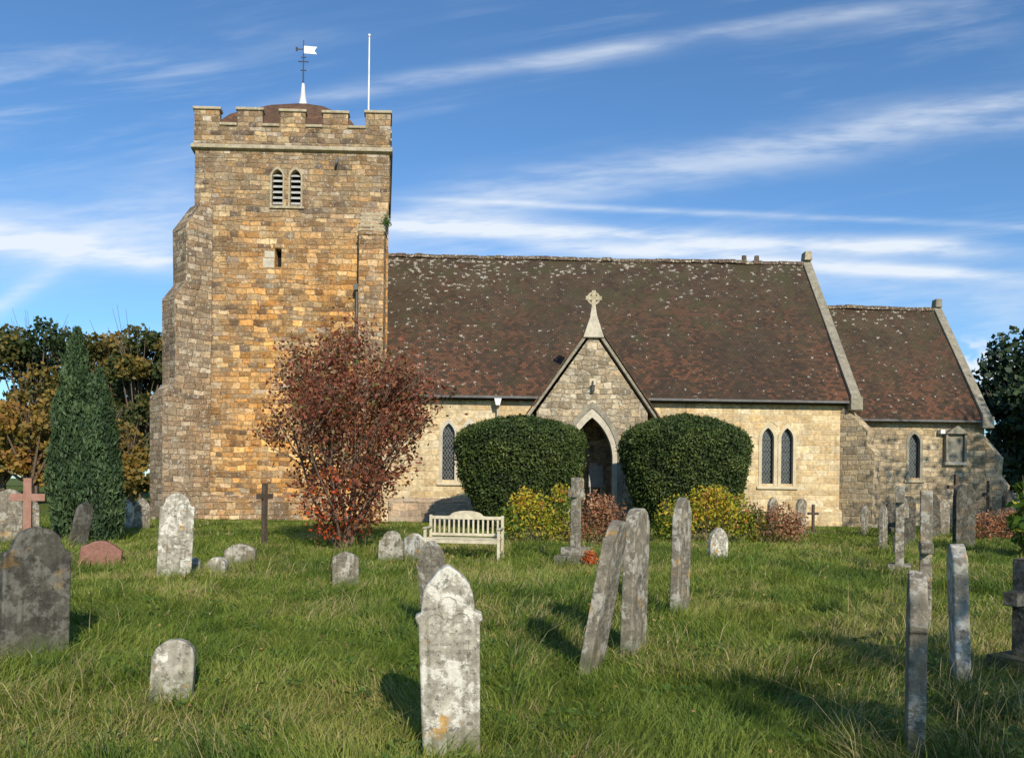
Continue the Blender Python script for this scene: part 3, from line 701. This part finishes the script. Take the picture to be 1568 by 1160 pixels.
def grave(name,kind,x,y,w,h,t,yaw,mat,leanx=0,leany=0,base=False):
    pts=gprof(kind,w,h+.12)
    n=len(pts); V=[(p[0],-t/2,p[1]-.12) for p in pts]+[(p[0],t/2,p[1]-.12) for p in pts]
    V=[(a+rng.normal()*.003,b_,c+rng.normal()*.003) for a,b_,c in V[:n]]
    V=V+[(a,t/2,c) for a,b_,c in V]
    F=[tuple(range(n)),tuple(range(2*n-1,n-1,-1))]+[(i,(i+1)%n,(i+1)%n+n,i+n) for i in range(n)]
    o=mesh(name,V,F,M[mat]); bevel(o,min(.014,t*.14),3)
    o.location=(x,y,ghf(x,y)); o.rotation_euler=(rad(leanx),rad(leany),rad(yaw)); return o
def cross_grave(name,x,y,h,w,t,d,yaw,mat,armf=.7,steps=0,ringr=0,leany=0):
    pts=cross_pts(0,-.1,h+.1,w/2,t/2,h*armf)
    n=len(pts); V=[(p[0],-d/2,p[1]) for p in pts]+[(p[0],d/2,p[1]) for p in pts]
    F=[tuple(range(n)),tuple(range(2*n-1,n-1,-1))]+[(i,(i+1)%n,(i+1)%n+n,i+n) for i in range(n)]
    for s in range(steps):
        e=.16+.11*(steps-1-s); v,f=boxg(-e-t/2,e+t/2,-e*.8-d/2,e*.8+d/2,s*.16-(.1 if s==0 else 0),s*.16+.158); k=len(V); V+=v; F+=[tuple(i+k for i in q_) for q_ in f]
    o=mesh(name,V,F,M[mat]); bevel(o,.008)
    o.location=(x,y,ghf(x,y)); o.rotation_euler=(0,rad(leany),rad(yaw)); return o
G='gravestone'
g1=grave(G,'ogee',-.34,4.75,.375,1.13,.09,4,'gl',3,-2)
def trefoil(parent,s=1.0):
    path=[]
    for (cx_,cz,r_,a0,a1) in((-.075,.80,.055,200,20),(0,.90,.055,205,-25),(.075,.80,.055,160,-20)):
        for t in np.linspace(a0,a1,8): path.append((cx_+r_*math.cos(rad(t)),cz+r_*math.sin(rad(t))))
    path=[(-.11,.56)]+path+[(.11,.56)]
    segs=[((p0[0],-.046,p0[1]),(p1[0],-.046,p1[1]),.006,.006) for p0,p1 in zip(path[:-1],path[1:])]
    V,F=tube_np(segs,6); o=mesh('carved_trefoil',V,F,M['gl'],parent)
trefoil(g1)
grave(G,'ogee',-.76,8.3,.34,1.0,.09,-30,'gm',0,-6)
grave(G,'shoulder',-4.36,7.3,.56,1.17,.11,48,'gd',-4,2)
grave(G,'round',-2.42,5.7,.29,.43,.10,12,'gl',-4,3)
grave(G,'shoulder',-5.46,12.9,.52,1.34,.14,25,'gl',0,2)
grave(G,'segment',-12.3,19.5,.55,1.3,.12,30,'gm')
cross_grave('stone_cross_grave',-11.3,18.6,1.6,.72,.17,.14,20,'pinkstone',.72,1)
grave('red_granite_gravestone','segment',-7.95,15.4,.72,.46,.25,22,'redgranite',0,8)
grave(G,'gothic',-10.1,18.5,.4,1.1,.1,60,'gd',4,10)
grave(G,'shoulder',-11.9,17.2,.4,.8,.1,20,'gm')
grave(G,'segment',-5.3,15.6,.6,.42,.16,8,'gm',0,-2)
grave(G,'round',-5.6,14.0,.3,.22,.2,8,'gl',8); grave(G,'round',-5.2,14.1,.34,.25,.2,0,'gl',0,5)
grave(G,'segment',-2.57,12.35,.4,.52,.12,10,'gm')
grave(G,'shoulder',-2.42,16.0,.5,.62,.13,5,'gm',0,3); grave(G,'segment',-1.92,15.8,.46,.56,.12,-38,'gl')
cross_grave('wooden_cross_grave',-6.05,19.5,1.5,.5,.13,.09,65,'gwood',.78)
grave(G,'gothic',-11.6,25.0,.45,1.0,.1,30,'gm'); grave(G,'round',-12.4,25.5,.5,.95,.1,20,'gl'); grave(G,'round',-14.5,24,.5,.95,.1,20,'gm')
grave(G,'shoulder',.71,7.0,.42,1.33,.10,66,'gm',9,5)
grave(G,'round',1.22,7.9,.42,1.42,.12,60,'gm',1,1)
grave(G,'gothic',2.12,10.0,.40,1.45,.11,57,'gm',0,3)
grave(G,'gothic',4.5,17.4,.45,.72,.13,20,'gl',0,3)
cross_grave('stone_cross_grave',1.3,16.1,1.72,.42,.17,.15,55,'gm',.82,2)
grave(G,'ogee',2.52,4.95,.42,1.12,.10,66,'gm',0,-6)
grave(G,'segment',3.68,6.5,.5,1.12,.11,66,'gl',-2,1)
cross_grave('stone_cross_grave',4.58,8.8,1.56,.5,.11,.12,66,'gm',.6)
cross_grave('stone_cross_grave',7.75,15.9,1.72,.45,.16,.16,65,'gm',.85,1)
grave(G,'round',12.5,22,.66,1.72,.14,15,'gd')
cross_grave('granite_cross_grave',4.47,6.95,1.0,.40,.12,.12,30,'gd',.66,1)
grave(G,'gothic',9.8,21,.4,1.15,.12,50,'gm')
cross_grave('wooden_cross_grave',10.6,28,1.0,.4,.09,.07,10,'gwood',.68)
cross_grave('wooden_cross_grave',14.5,26,2.1,.6,.12,.1,10,'gwood',.8)
grave(G,'gothic',8.85,27,.42,1.25,.12,30,'gm'); grave(G,'round',9.7,26.8,.42,1.2,.12,30,'gm',0,4)
grave(G,'round',13.2,26.5,.55,1.35,.12,20,'gd'); grave(G,'gothic',12.4,25.2,.5,1.3,.12,40,'gm'); grave(G,'shoulder',14.0,26.4,.5,1.45,.12,10,'gd',0,-4)
grave(G,'round',14.9,27.5,.5,1.2,.12,20,'gm'); grave(G,'round',13.6,28.5,.5,1.1,.12,10,'gd')
grave(G,'shoulder',16.8,27,.5,1.6,.12,30,'gd'); grave(G,'gothic',17.6,28,.5,1.5,.12,30,'gm',0,5); cross_grave('stone_cross_grave',16.3,27.2,1.9,.5,.13,.13,20,'gd',.75,1)
grave(G,'segment',11.2,22.5,.5,.75,.14,30,'gd'); grave(G,'segment',9.0,18.5,.5,.6,.14,50,'gd'); grave(G,'round',12.2,27.5,.45,1.0,.12,50,'gm')
grave(G,'segment',6.1,26.4,.4,.6,.12,30,'gm')

# ------------------------------------------------------------------ BENCH
B=empty('garden_bench',(-1.02,17.2,ghf(-1,17.2)),rad(-9))
W=.83
boxes('legs',[(-W,-W+.06,-.28,-.22,0,.64),(W-.06,W,-.28,-.22,0,.64)],M['cream'],B,.005)
boxes('seat_slats',[(-W+.02,W-.02,-.27+k*.095,-.27+k*.095+.075,.42,.445) for k in range(5)],M['cream'],B,.004)
boxes('seat_rails',[(-W+.065,W-.065,-.275,-.25,.34,.415),(-W+.065,W-.065,.16,.185,.34,.415)],M['cream'],B,.003)
boxes('arms',[(-W-.01,-W+.07,-.32,.19,.64,.67),(W-.07,W+.01,-.32,.19,.64,.67)],M['cream'],B,.01)
boxes('stretchers',[(-W+.01,-W+.05,-.22,.2,.12,.16),(W-.05,W-.01,-.22,.2,.12,.16)],M['cream'],B,.003)
boxes('back_posts',[(-W,-W+.06,.2,.26,0,.92),(W-.06,W,.2,.26,0,.92)],M['cream'],B,.005)
boxes('back_slats',[(-W+.1+k*.108,-W+.1+k*.108+.04,.215,.235,.53,.83) for k in range(15)],M['cream'],B,.002)
boxes('back_bottom_rail',[(-W+.062,W-.062,.205,.25,.47,.528)],M['cream'],B,.003)
pts=[(-W+.062,.832),(-W+.062,.9),(-.42,.9)]+[(-.36*math.cos(t)*1.0,.91+.11*math.sin(t)) for t in np.linspace(0.05,math.pi-.05,12)]+[(.42,.9),(W-.062,.9),(W-.062,.832)]
prism('back_top_rail',pts,'y',.2,.255,M['cream'],B)

# ------------------------------------------------------------------ YEWS
def yew(x,y,prof,sx,sy,seed,n=52000):
    r=np.random.default_rng(seed)
    o=empty('clipped_yew_bush',(x,y,0))
    zs=np.array([p[0] for p in prof]); rs=np.array([p[1] for p in prof])
    seg=np.hypot(np.diff(zs),np.diff(rs)); area=seg*(rs[1:]+rs[:-1])/2; cp=np.concatenate([[0],np.cumsum(area)]); cp/=cp[-1]
    uu=r.random(n); k=np.clip(np.searchsorted(cp,uu)-1,0,len(seg)-1); f=(uu-cp[k])/(cp[k+1]-cp[k]); 
    z=zs[k]+(zs[k+1]-zs[k])*f; R_=rs[k]+(rs[k+1]-rs[k])*f
    th=r.random(n)*2*np.pi
    nn=vnoise(th*3+20,z*2.2+30,1.0,seed)-.5
    bump=1+.02*np.sin(th*3+z*2)+.11*nn
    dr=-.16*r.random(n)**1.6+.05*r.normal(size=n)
    Rr=R_*bump+dr
    P=np.stack([Rr*np.cos(th)*sx,Rr*np.sin(th)*sy,z+.04*np.sin(th*5)+.045*r.normal(size=n)],1)
    dz=(zs[k+1]-zs[k]);drr=(rs[k+1]-rs[k]); L=np.hypot(dz,drr)
    nrm=np.stack([np.cos(th)*dz/L,np.sin(th)*dz/L,-drr/L],1)
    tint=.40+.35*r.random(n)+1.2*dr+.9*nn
    fresh=r.random(n)<.04; tint[fresh]+=.4
    leaves('yew_sprays',P,.035+.03*r.random(n),tint,M['yew'],o,nrm,.7,.45)
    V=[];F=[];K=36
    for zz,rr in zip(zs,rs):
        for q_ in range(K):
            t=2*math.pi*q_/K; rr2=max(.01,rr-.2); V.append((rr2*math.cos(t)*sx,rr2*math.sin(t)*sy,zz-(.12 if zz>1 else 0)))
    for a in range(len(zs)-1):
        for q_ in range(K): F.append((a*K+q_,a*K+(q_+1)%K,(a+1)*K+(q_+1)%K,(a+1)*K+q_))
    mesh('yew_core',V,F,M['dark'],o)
prof=[(0,1.15),(.4,1.4),(1.0,1.68),(1.8,1.98),(2.6,2.18),(3.0,2.22),(3.3,2.08),(3.5,1.75),(3.70,1.05),(3.82,.02)]
yew(.28,27.0,prof,1.0,.85,3)
prof2=[(0,1.2),(.4,1.45),(1.0,1.72),(1.8,1.98),(2.6,2.15),(3.0,2.2),(3.3,2.06),(3.55,1.7),(3.8,1.0),(3.93,.02)]
yew(5.85,27.0,prof2,1.0,.85,4)

# ------------------------------------------------------------------ TREES
def grow(r,p,d,L,rd,lev,maxlev,spread,kids,up,segs,tips,wig=.12):
    n=4; step=L/n
    for i in range(n):
        d=d+Vector(r.normal(size=3)*wig)+Vector((0,0,up)); d.normalize()
        p2=p+d*step; r2=rd*(1-.45*(i+1)/n)
        r1=rd*(1-.45*i/n)
        segs.append((tuple(p),tuple(p2),r1,r2))
        if lev>=maxlev-1: tips.append((tuple(p2),lev))
        p=p2
        if lev<maxlev and (i>=1 or lev>0):
            for _ in range(kids if i<n-1 else kids+1):
                a=Vector(r.normal(size=3)); a=(a-d*a.dot(d)).normalized()
                dd=(d+a*spread*(.6+.7*r.random())).normalized()
                grow(r,p.copy(),dd,L*(.45+.25*r.random()),r2*.62,lev+1,maxlev,spread,kids,up,segs,tips,wig)
def make_tree(name,x,y,stems,L,rd,maxlev,spread,kids,up,leafmat,nleaf,ls,seed,bark='bark',jit=.18,tintf=None,tilt=.35,env=None):
    r=np.random.default_rng(seed); o=empty(name,(x,y,0)); segs=[];tips=[]
    for s in range(stems):
        az=2*math.pi*(s+r.random()*.6)/stems; tl=tilt*(.3+.9*r.random()) if stems>1 else .03
        grow(r,Vector((.08*math.cos(az) if stems>1 else 0,.08*math.sin(az) if stems>1 else 0,-.1)),Vector((math.cos(az)*tl,math.sin(az)*tl,1)).normalized(),L*(.8+.35*r.random()),rd*(.7+.5*r.random()),0,maxlev,spread,kids,up,segs,tips)
    if env:
        segs=[s for s in segs if env(np.array([s[1]]),1.14)[0] or s[2]>.03]
    V,F=tube_np([s for s in segs if s[2]>.001],5); mesh('trunk_and_branches',V,F,M[bark],o,recalc=False)
    if nleaf:
        T=np.array([t[0] for t in tips])
        if env: T=T[env(T,1.0)]
        w=r.random(len(T))**1.5+.05
        if env: w=w*np.where(T[:,2]>3.9,.6,1.0)+np.where(T[:,2]<1.8,.5,0)
        k=r.choice(len(T),nleaf,p=w/w.sum())
        P=T[k]+r.normal(size=(nleaf,3))*jit
        g=r.random(len(T))
        tint=tintf(P,g[k],r) if tintf else .2+.4*g[k]+.4*r.random(nleaf)
        if env:
            m_=2200; a=r.random(m_)*6.28; zz=.35+1.6*r.random(m_); rr=np.interp(zz,[.4,1,2],[.6,1.1,1.45])*np.sqrt(r.random(m_))
            P2=np.stack([rr*np.cos(a),rr*np.sin(a),zz],1)+r.normal(size=(m_,3))*.1
            P=np.concatenate([P,P2]); tint=np.concatenate([tint,tintf(P2,r.random(m_),r)])
        leaves('foliage',P,ls*(.55+.85*r.random(len(P))),tint,M[leafmat],o,None,0,.6)
    return o,len(segs),len(tips)
def redt(P,g,r):
    t=.0+.45*g+.40*r.random(len(P))+.05*(P[:,2]-2.5)
    t=np.clip(t,0,.92)
    low=(P[:,2]<1.9)&(P[:,0]<.5)&(r.random(len(P))<.25); t[low]=.95+.05*r.random(low.sum())
    return t
def renv(P,k):
    x,y,z=P[:,0]-.05,P[:,1],P[:,2]
    rz=np.interp(z,[.0,.5,1.0,1.8,2.8,3.6,4.3,4.9,5.3],[.5,1.15,1.4,1.7,1.95,1.95,1.7,1.2,.4])
    a=np.arctan2(y,x); rz=rz*(1+.16*np.sin(a*3+z*2)+.14*np.sin(a*5-z*3)+.08*np.sin(z*9+a))
    return np.hypot(x,y)<rz*k
o,ns,ntp=make_tree('red_leaved_tree',-4.0,19.0,12,3.1,.042,3,.72,1,.08,'redleaf',15000,.052,11,'twig',.16,redt,.55,renv)
print('segs',ns,ntp)
make_tree('shade_tree',7.9,-7.0,1,4.2,.2,3,.8,2,.03,'autumn',9000,.11,21,jit=.3)
make_tree('shade_tree',25.5,9.5,1,10,.35,3,.7,2,.05,'autumn',7000,.14,22,jit=.5)

def cypress(x,y,h,r0,seed,n=20000):
    r=np.random.default_rng(seed); o=empty('cypress_tree',(x,y,0))
    cyl('trunk',(0,0,-.1),(0,0,h*.8),.09,.02,M['bark'],o,8)
    t=r.random(n)**.8; th=r.random(n)*2*np.pi
    prof=np.interp(t,[0,.08,.3,.6,.85,1],[.6,.9,1,.78,.45,.05])*r0
    nn=vnoise(th*2+9,t*14+5,1.0,seed)-.5
    lump=1+.12*np.sin(th*3+t*9)+.7*nn
    rr=prof*lump*(1-.35*r.random(n)**2)+.03*r.normal(size=n)
    P=np.stack([rr*np.cos(th)+.05*np.sin(t*7),rr*np.sin(th),t*h+.08*r.normal(size=n)],1)
    out_=np.stack([np.cos(th),np.sin(th),np.zeros(n)],1)
    td=out_*.4+np.array([0,0,1.4])
    leaves('cypress_sprays',P,.05+.07*r.random(n),.22+.5*r.random(n)+.9*(lump-1),M['cyp'],o,out_,.8,.28,td)
cypress(-11.75,21.4,5.5,.60,31); cypress(-10.80,20.8,4.3,.55,32)

def crown(name,specs,mat,leafs,seed):
    r=np.random.default_rng(seed); Ps=[];Ts=[];Ss=[];segs=[];Bs=[]
    for (x,y,h,w,tint,n) in specs:
        nb=16+int(r.integers(0,6)); cen=[]
        for _ in range(nb):
            zz=h*(.22+.68*r.random()); ww=w*math.sqrt(max(.05,1-((zz/h-.5)/.55)**2))*.8
            a=r.random()*6.28; rr=ww*math.sqrt(r.random()); cen.append((x+rr*math.cos(a),y+rr*math.sin(a),zz,w*(.20+.20*r.random())))
            segs.append(((x,y,h*.15),cen[-1][:3],.12,.04))
        cen=np.array(cen); k=r.integers(0,nb,n); u=unit(r.normal(size=(n,3)))
        rad_=cen[k,3]*(.45+.7*r.random(n)**.8)
        P=cen[k,:3]+u*rad_[:,None]*np.array([1,1,.85]); P[:,2]=np.maximum(P[:,2],.1)
        bt=r.normal(size=nb)*.12
        Ps.append(P);Bs.append(u);Ts.append(tint+bt[k]+.12*r.normal(size=n)+.08*u[:,2]); Ss.append(leafs*(.6+.8*r.random(n)))
        segs.append(((x,y,-.2),(x,y,h*.75),.25,.08))
        for _ in range(14):
            a=r.random()*6.28; q_=r.random(); segs.append(((x,y,h*(.3+.4*q_)),(x+w*.5*math.cos(a),y+w*.5*math.sin(a),h*(.78+.26*r.random())),.05,.01))
    o=empty(name)
    leaves('foliage',np.concatenate(Ps),np.concatenate(Ss),np.concatenate(Ts),M[mat],o,np.concatenate(Bs),.6,.7)
    V,F=tube_np(segs,5); mesh('trunks',V,F,M['bark'],o,recalc=False)
r=np.random.default_rng(99); sp=[]
for x,y,h,w,t in [(-47,66,16,5.5,.10),(-43,72,16.5,5,.22),(-39.5,66,15,4.5,.30),(-36,70,15,4.5,.5),(-33,66,14,4,.62),(-30,64,14.8,4.2,.36),(-27,68,14.5,4.2,.5),(-24,64,13,4,.6),(-20,70,13,4.5,.4),(-52,68,17,5.5,.12),(-58,66,16,5.5,.3),(-64,68,15,5,.2)]:
    sp.append((x,y,h,w,t,5500))
crown('distant_autumn_woodland',sp,'autumn',.20,51)
sp=[]
for x,y,h,w,t in [(-40,50,8.0,4.2,.12),(-35.5,52,6.5,3,.55),(-32,50,7.5,2.6,.68),(-29,48,7,2.6,.72),(-26,50,6,2.8,.68),(-22.5,47,5,2.5,.6),(-46,50,7,4,.2)]:
    sp.append((x,y,h,w,t,4500))
crown('golden_shrubbery',sp,'autumn',.15,52)
sp=[]
for x,y,h,w,t in [(33.3,50,11.4,4.2,.45),(31,44,8,3.4,.55),(38,52,12,4.5,.4),(43,50,12,5,.5),(29.5,47,7.5,2.8,.4),(48,52,12,5,.4),(36,46,7,4,.5)]:
    sp.append((x,y,h,w,t,6500))
crown('dark_conifer_trees',sp,'conifer',.2,53)
sp=[]
for k in range(46):
    a=rad(-92+184*k/45); d=150+r.random()*25
    sp.append((d*math.sin(a),d*math.cos(a),9+3*r.random(),8,.2+.4*r.random(),700))
crown('far_treeline',sp,'autumn',.8,54)

def shrub(name,blobs,mat,n,ls,seed,base,stems=True):
    r=np.random.default_rng(seed); o=empty(name,base)
    bl=np.array(blobs); w=bl[:,3]**2; k=r.choice(len(bl),n,p=w/w.sum()); u=unit(r.normal(size=(n,3)))
    P=bl[k,:3]+u*(bl[k,3]*(.3+.9*r.random(n)**.8))[:,None]; P[:,2]=np.maximum(P[:,2],.03)
    leaves('leaves',P,ls*(.6+.8*r.random(n)),bl[k,4]+.18*r.normal(size=n),M[mat],o,u,.5,.5)
    segs=[]
    for b_ in bl:
        for _ in range(7):
            q_=b_[:3]+r.normal(size=3)*b_[3]*.7; segs.append(((b_[0]*.7,b_[1]*.7,-.05),(q_[0],q_[1],max(.2,q_[2])),.012,.005))
    V,F=tube_np(segs,4); mesh('stems',V,F,M['bark'],o,recalc=False)
shrub('yellow_flowering_shrub',[(-1.0,0,.5,.5,.35),(-.4,.1,.85,.5,.6),(.1,0,.45,.5,.5),(-.7,.1,1.1,.35,.7),(.45,.1,.9,.4,.25),(.3,.1,1.35,.25,.6)],'ybush',3600,.05,61,(1.05,21.5,0))
shrub('russet_shrub',[(0,0,.5,.5,.5),(.4,0,.75,.5,.6),(.7,.1,.4,.4,.4),(-.4,.1,.4,.4,.7),(.1,0,1.05,.35,.85)],'rbush',2800,.045,62,(2.2,21.5,0))
shrub('yellow_flowering_shrub',[(-.9,0,.7,.55,.55),(-.1,.1,1.0,.55,.7),(.6,0,.85,.55,.6),(-1.2,.1,.4,.4,.3),(1.1,0,.5,.45,.4),(.2,0,1.35,.3,.65)],'ybush',5000,.05,63,(5.6,22.5,0))
shrub('russet_shrub',[(0,0,.45,.45,.35),(.4,0,.65,.45,.6),(.8,.1,.45,.4,.75),(-.4,.1,.7,.4,.2)],'rbush',3000,.045,64,(7.2,22.5,0))
shrub('russet_shrub',[(0,0,.4,.5,.7),(.8,0,.5,.5,.8),(1.6,.1,.45,.6,.55),(2.4,.1,.4,.5,.7)],'rbush',3600,.05,65,(15.2,25.5,0))
shrub('leafy_plant',[(0,0,.9,.5,.15),(.1,0,1.4,.4,.2),(.2,.1,.4,.4,.1)],'ybush',420,.14,66,(12.5,19.2,0))
shrub('poppy_wreath',[(0,0,.15,.14,1.0)],'redleaf',500,.03,67,(1.55,15.6,0))

# ------------------------------------------------------------------ SKY
world=bpy.data.worlds.new('World'); scene.world=world; world.use_nodes=True
nt=world.node_tree; nt.nodes.clear(); b=NB(nt)
sun_el=28; sun_az=163
sky=b.n('TexSky',sky_type='NISHITA'); sky.sun_disc=False; sky.sun_elevation=rad(sun_el); sky.sun_rotation=rad(sun_az)
sky.altitude=100; sky.air_density=1.0; sky.dust_density=.3; sky.ozone_density=2.0
d=b.n('TexCoord').outputs['Generated']; s=b.n('SeparateXYZ',{0:d}); yy=b.m('MAXIMUM',b.m('ABSOLUTE',s.outputs[1]),.05)
u=b.m('DIVIDE',s.outputs[0],yy); v=b.m('DIVIDE',s.outputs[2],yy)
N1=b.n('TexNoise',{'Vector':b.comb(b.m('MULTIPLY',u,2.6),b.m('MULTIPLY',v,5.0),1.0),'Scale':1.0,'Detail':3.0})
w3=b.n('SeparateColor',{0:N1.outputs['Color']}).outputs
vt=b.m('SUBTRACT',v,b.m('MULTIPLY',u,.06))
N2=b.n('TexNoise',{'Vector':b.comb(b.m('MULTIPLY',u,5.0),b.m('MULTIPLY',vt,30.0),3.3),'Scale':1.0,'Detail':4.0,'Roughness':.65})
m3=b.n('SeparateColor',{0:N2.outputs['Color']}).outputs
wobs=[b.m('SUBTRACT',x,.5) for x in w3]; mods=[b.mr(x,.3,.68,.2,1.1) for x in m3]
def band(i,sl,a,w,u0,u1,fade=.15,rag=.03,amp=1.0):
    dd=b.m('DIVIDE',b.m('ADD',b.m('SUBTRACT',b.m('SUBTRACT',v,a),b.m('MULTIPLY',u,sl)),b.m('MULTIPLY',wobs[i%3],rag)),w)
    g=b.m('POWER',2.718,b.m('MULTIPLY',b.m('MULTIPLY',dd,dd),-1.0))
    rng_=b.m('MULTIPLY',b.mr(u,u0-fade,u0+fade),b.mr(u,u1-fade,u1+fade,1,0))
    return b.m('MULTIPLY',b.m('MULTIPLY',b.m('MULTIPLY',g,mods[(i+1)%3]),rng_),amp)
parts=[band(0,-.045,.322,.011,-.15,.60,.1,.03,1.0),
       band(1,-.06,.303,.009,.05,.62,.12,.03,.9),
       band(2,-.03,.350,.004,-.1,.75,.1,.01,.4),
       band(0,.17,.365,.026,-.2,.75,.1,.06,.50),
       band(2,.17,.525,.010,-.30,.45,.15,.03,.36),
       band(1,-.10,.235,.016,-.8,-.42,.05,.04,.9),
       band(0,.22,.43,.045,-.9,-.38,.08,.10,.32),
       band(1,.75,.70,.016,-.8,-.55,.05,.05,.45),
       band(2,-.05,.27,.05,-.9,.9,.1,.08,.32)]
tot=parts[0]
for p_ in parts[1:]: tot=b.m('ADD',tot,p_)
uu=b.m('ADD',b.m('MULTIPLY',u,1.8),b.m('MULTIPLY',v,.6)); vv=b.m('SUBTRACT',b.m('MULTIPLY',v,17.0),b.m('MULTIPLY',u,2.8))
wv=b.n('TexNoise',{'Vector':b.comb(uu,vv,4.0),'Scale':1.0,'Detail':5.0,'Roughness':.62,'Distortion':.4}).outputs['Fac']
wisp=b.m('MULTIPLY',b.mr(wv,.45,.78,0,.38),b.mr(w3[2],.42,.60,.1,1))
tot=b.m('ADD',tot,wisp)
cu=b.m('MULTIPLY',b.mr(b.noise(b.comb(b.m('MULTIPLY',u,9.0),b.m('MULTIPLY',v,16.0),2.0),1.0,4,.55),.5,.6,0,.9),b.m('MULTIPLY',b.mr(v,.10,.14),b.mr(v,.17,.2,1,0)))
tot=b.m('ADD',tot,b.m('MULTIPLY',cu,b.mr(u,.5,.56)))
tot=b.m('MINIMUM',tot,.92)
tot=b.m('MULTIPLY',tot,b.mr(s.outputs[2],0,.05))
skyc=b.mix(1.0,sky.outputs[0],(.78,1.15,1.45),'MULTIPLY')
fin=b.mix(tot,skyc,(8.0,8.6,9.3))
bg=b.n('Background',{'Color':fin,'Strength':.108}); b.put(b.n('OutputWorld').inputs[0],bg.outputs[0])

sd=bpy.data.lights.new('sun','SUN'); sd.energy=5.0; sd.angle=rad(.5); sd.color=(1,.90,.73)
so=bpy.data.objects.new('sun',sd); link(so)
az=rad(sun_az); dv=Vector((math.sin(az)*math.cos(rad(sun_el)),math.cos(az)*math.cos(rad(sun_el)),math.sin(rad(sun_el))))
so.rotation_euler=dv.to_track_quat('Z','Y').to_euler(); so.location=dv*60

cam=bpy.data.cameras.new('camera'); cam.lens=28.0; cam.sensor_width=36; cam.shift_y=.102; cam.clip_end=4000; cam.clip_start=.05
co=bpy.data.objects.new('camera',cam); link(co); co.location=(0,0,1.6); co.rotation_euler=(rad(90),-.012,0)
scene.camera=co
scene.view_settings.view_transform='Standard'; scene.view_settings.look='None'; scene.view_settings.exposure=0
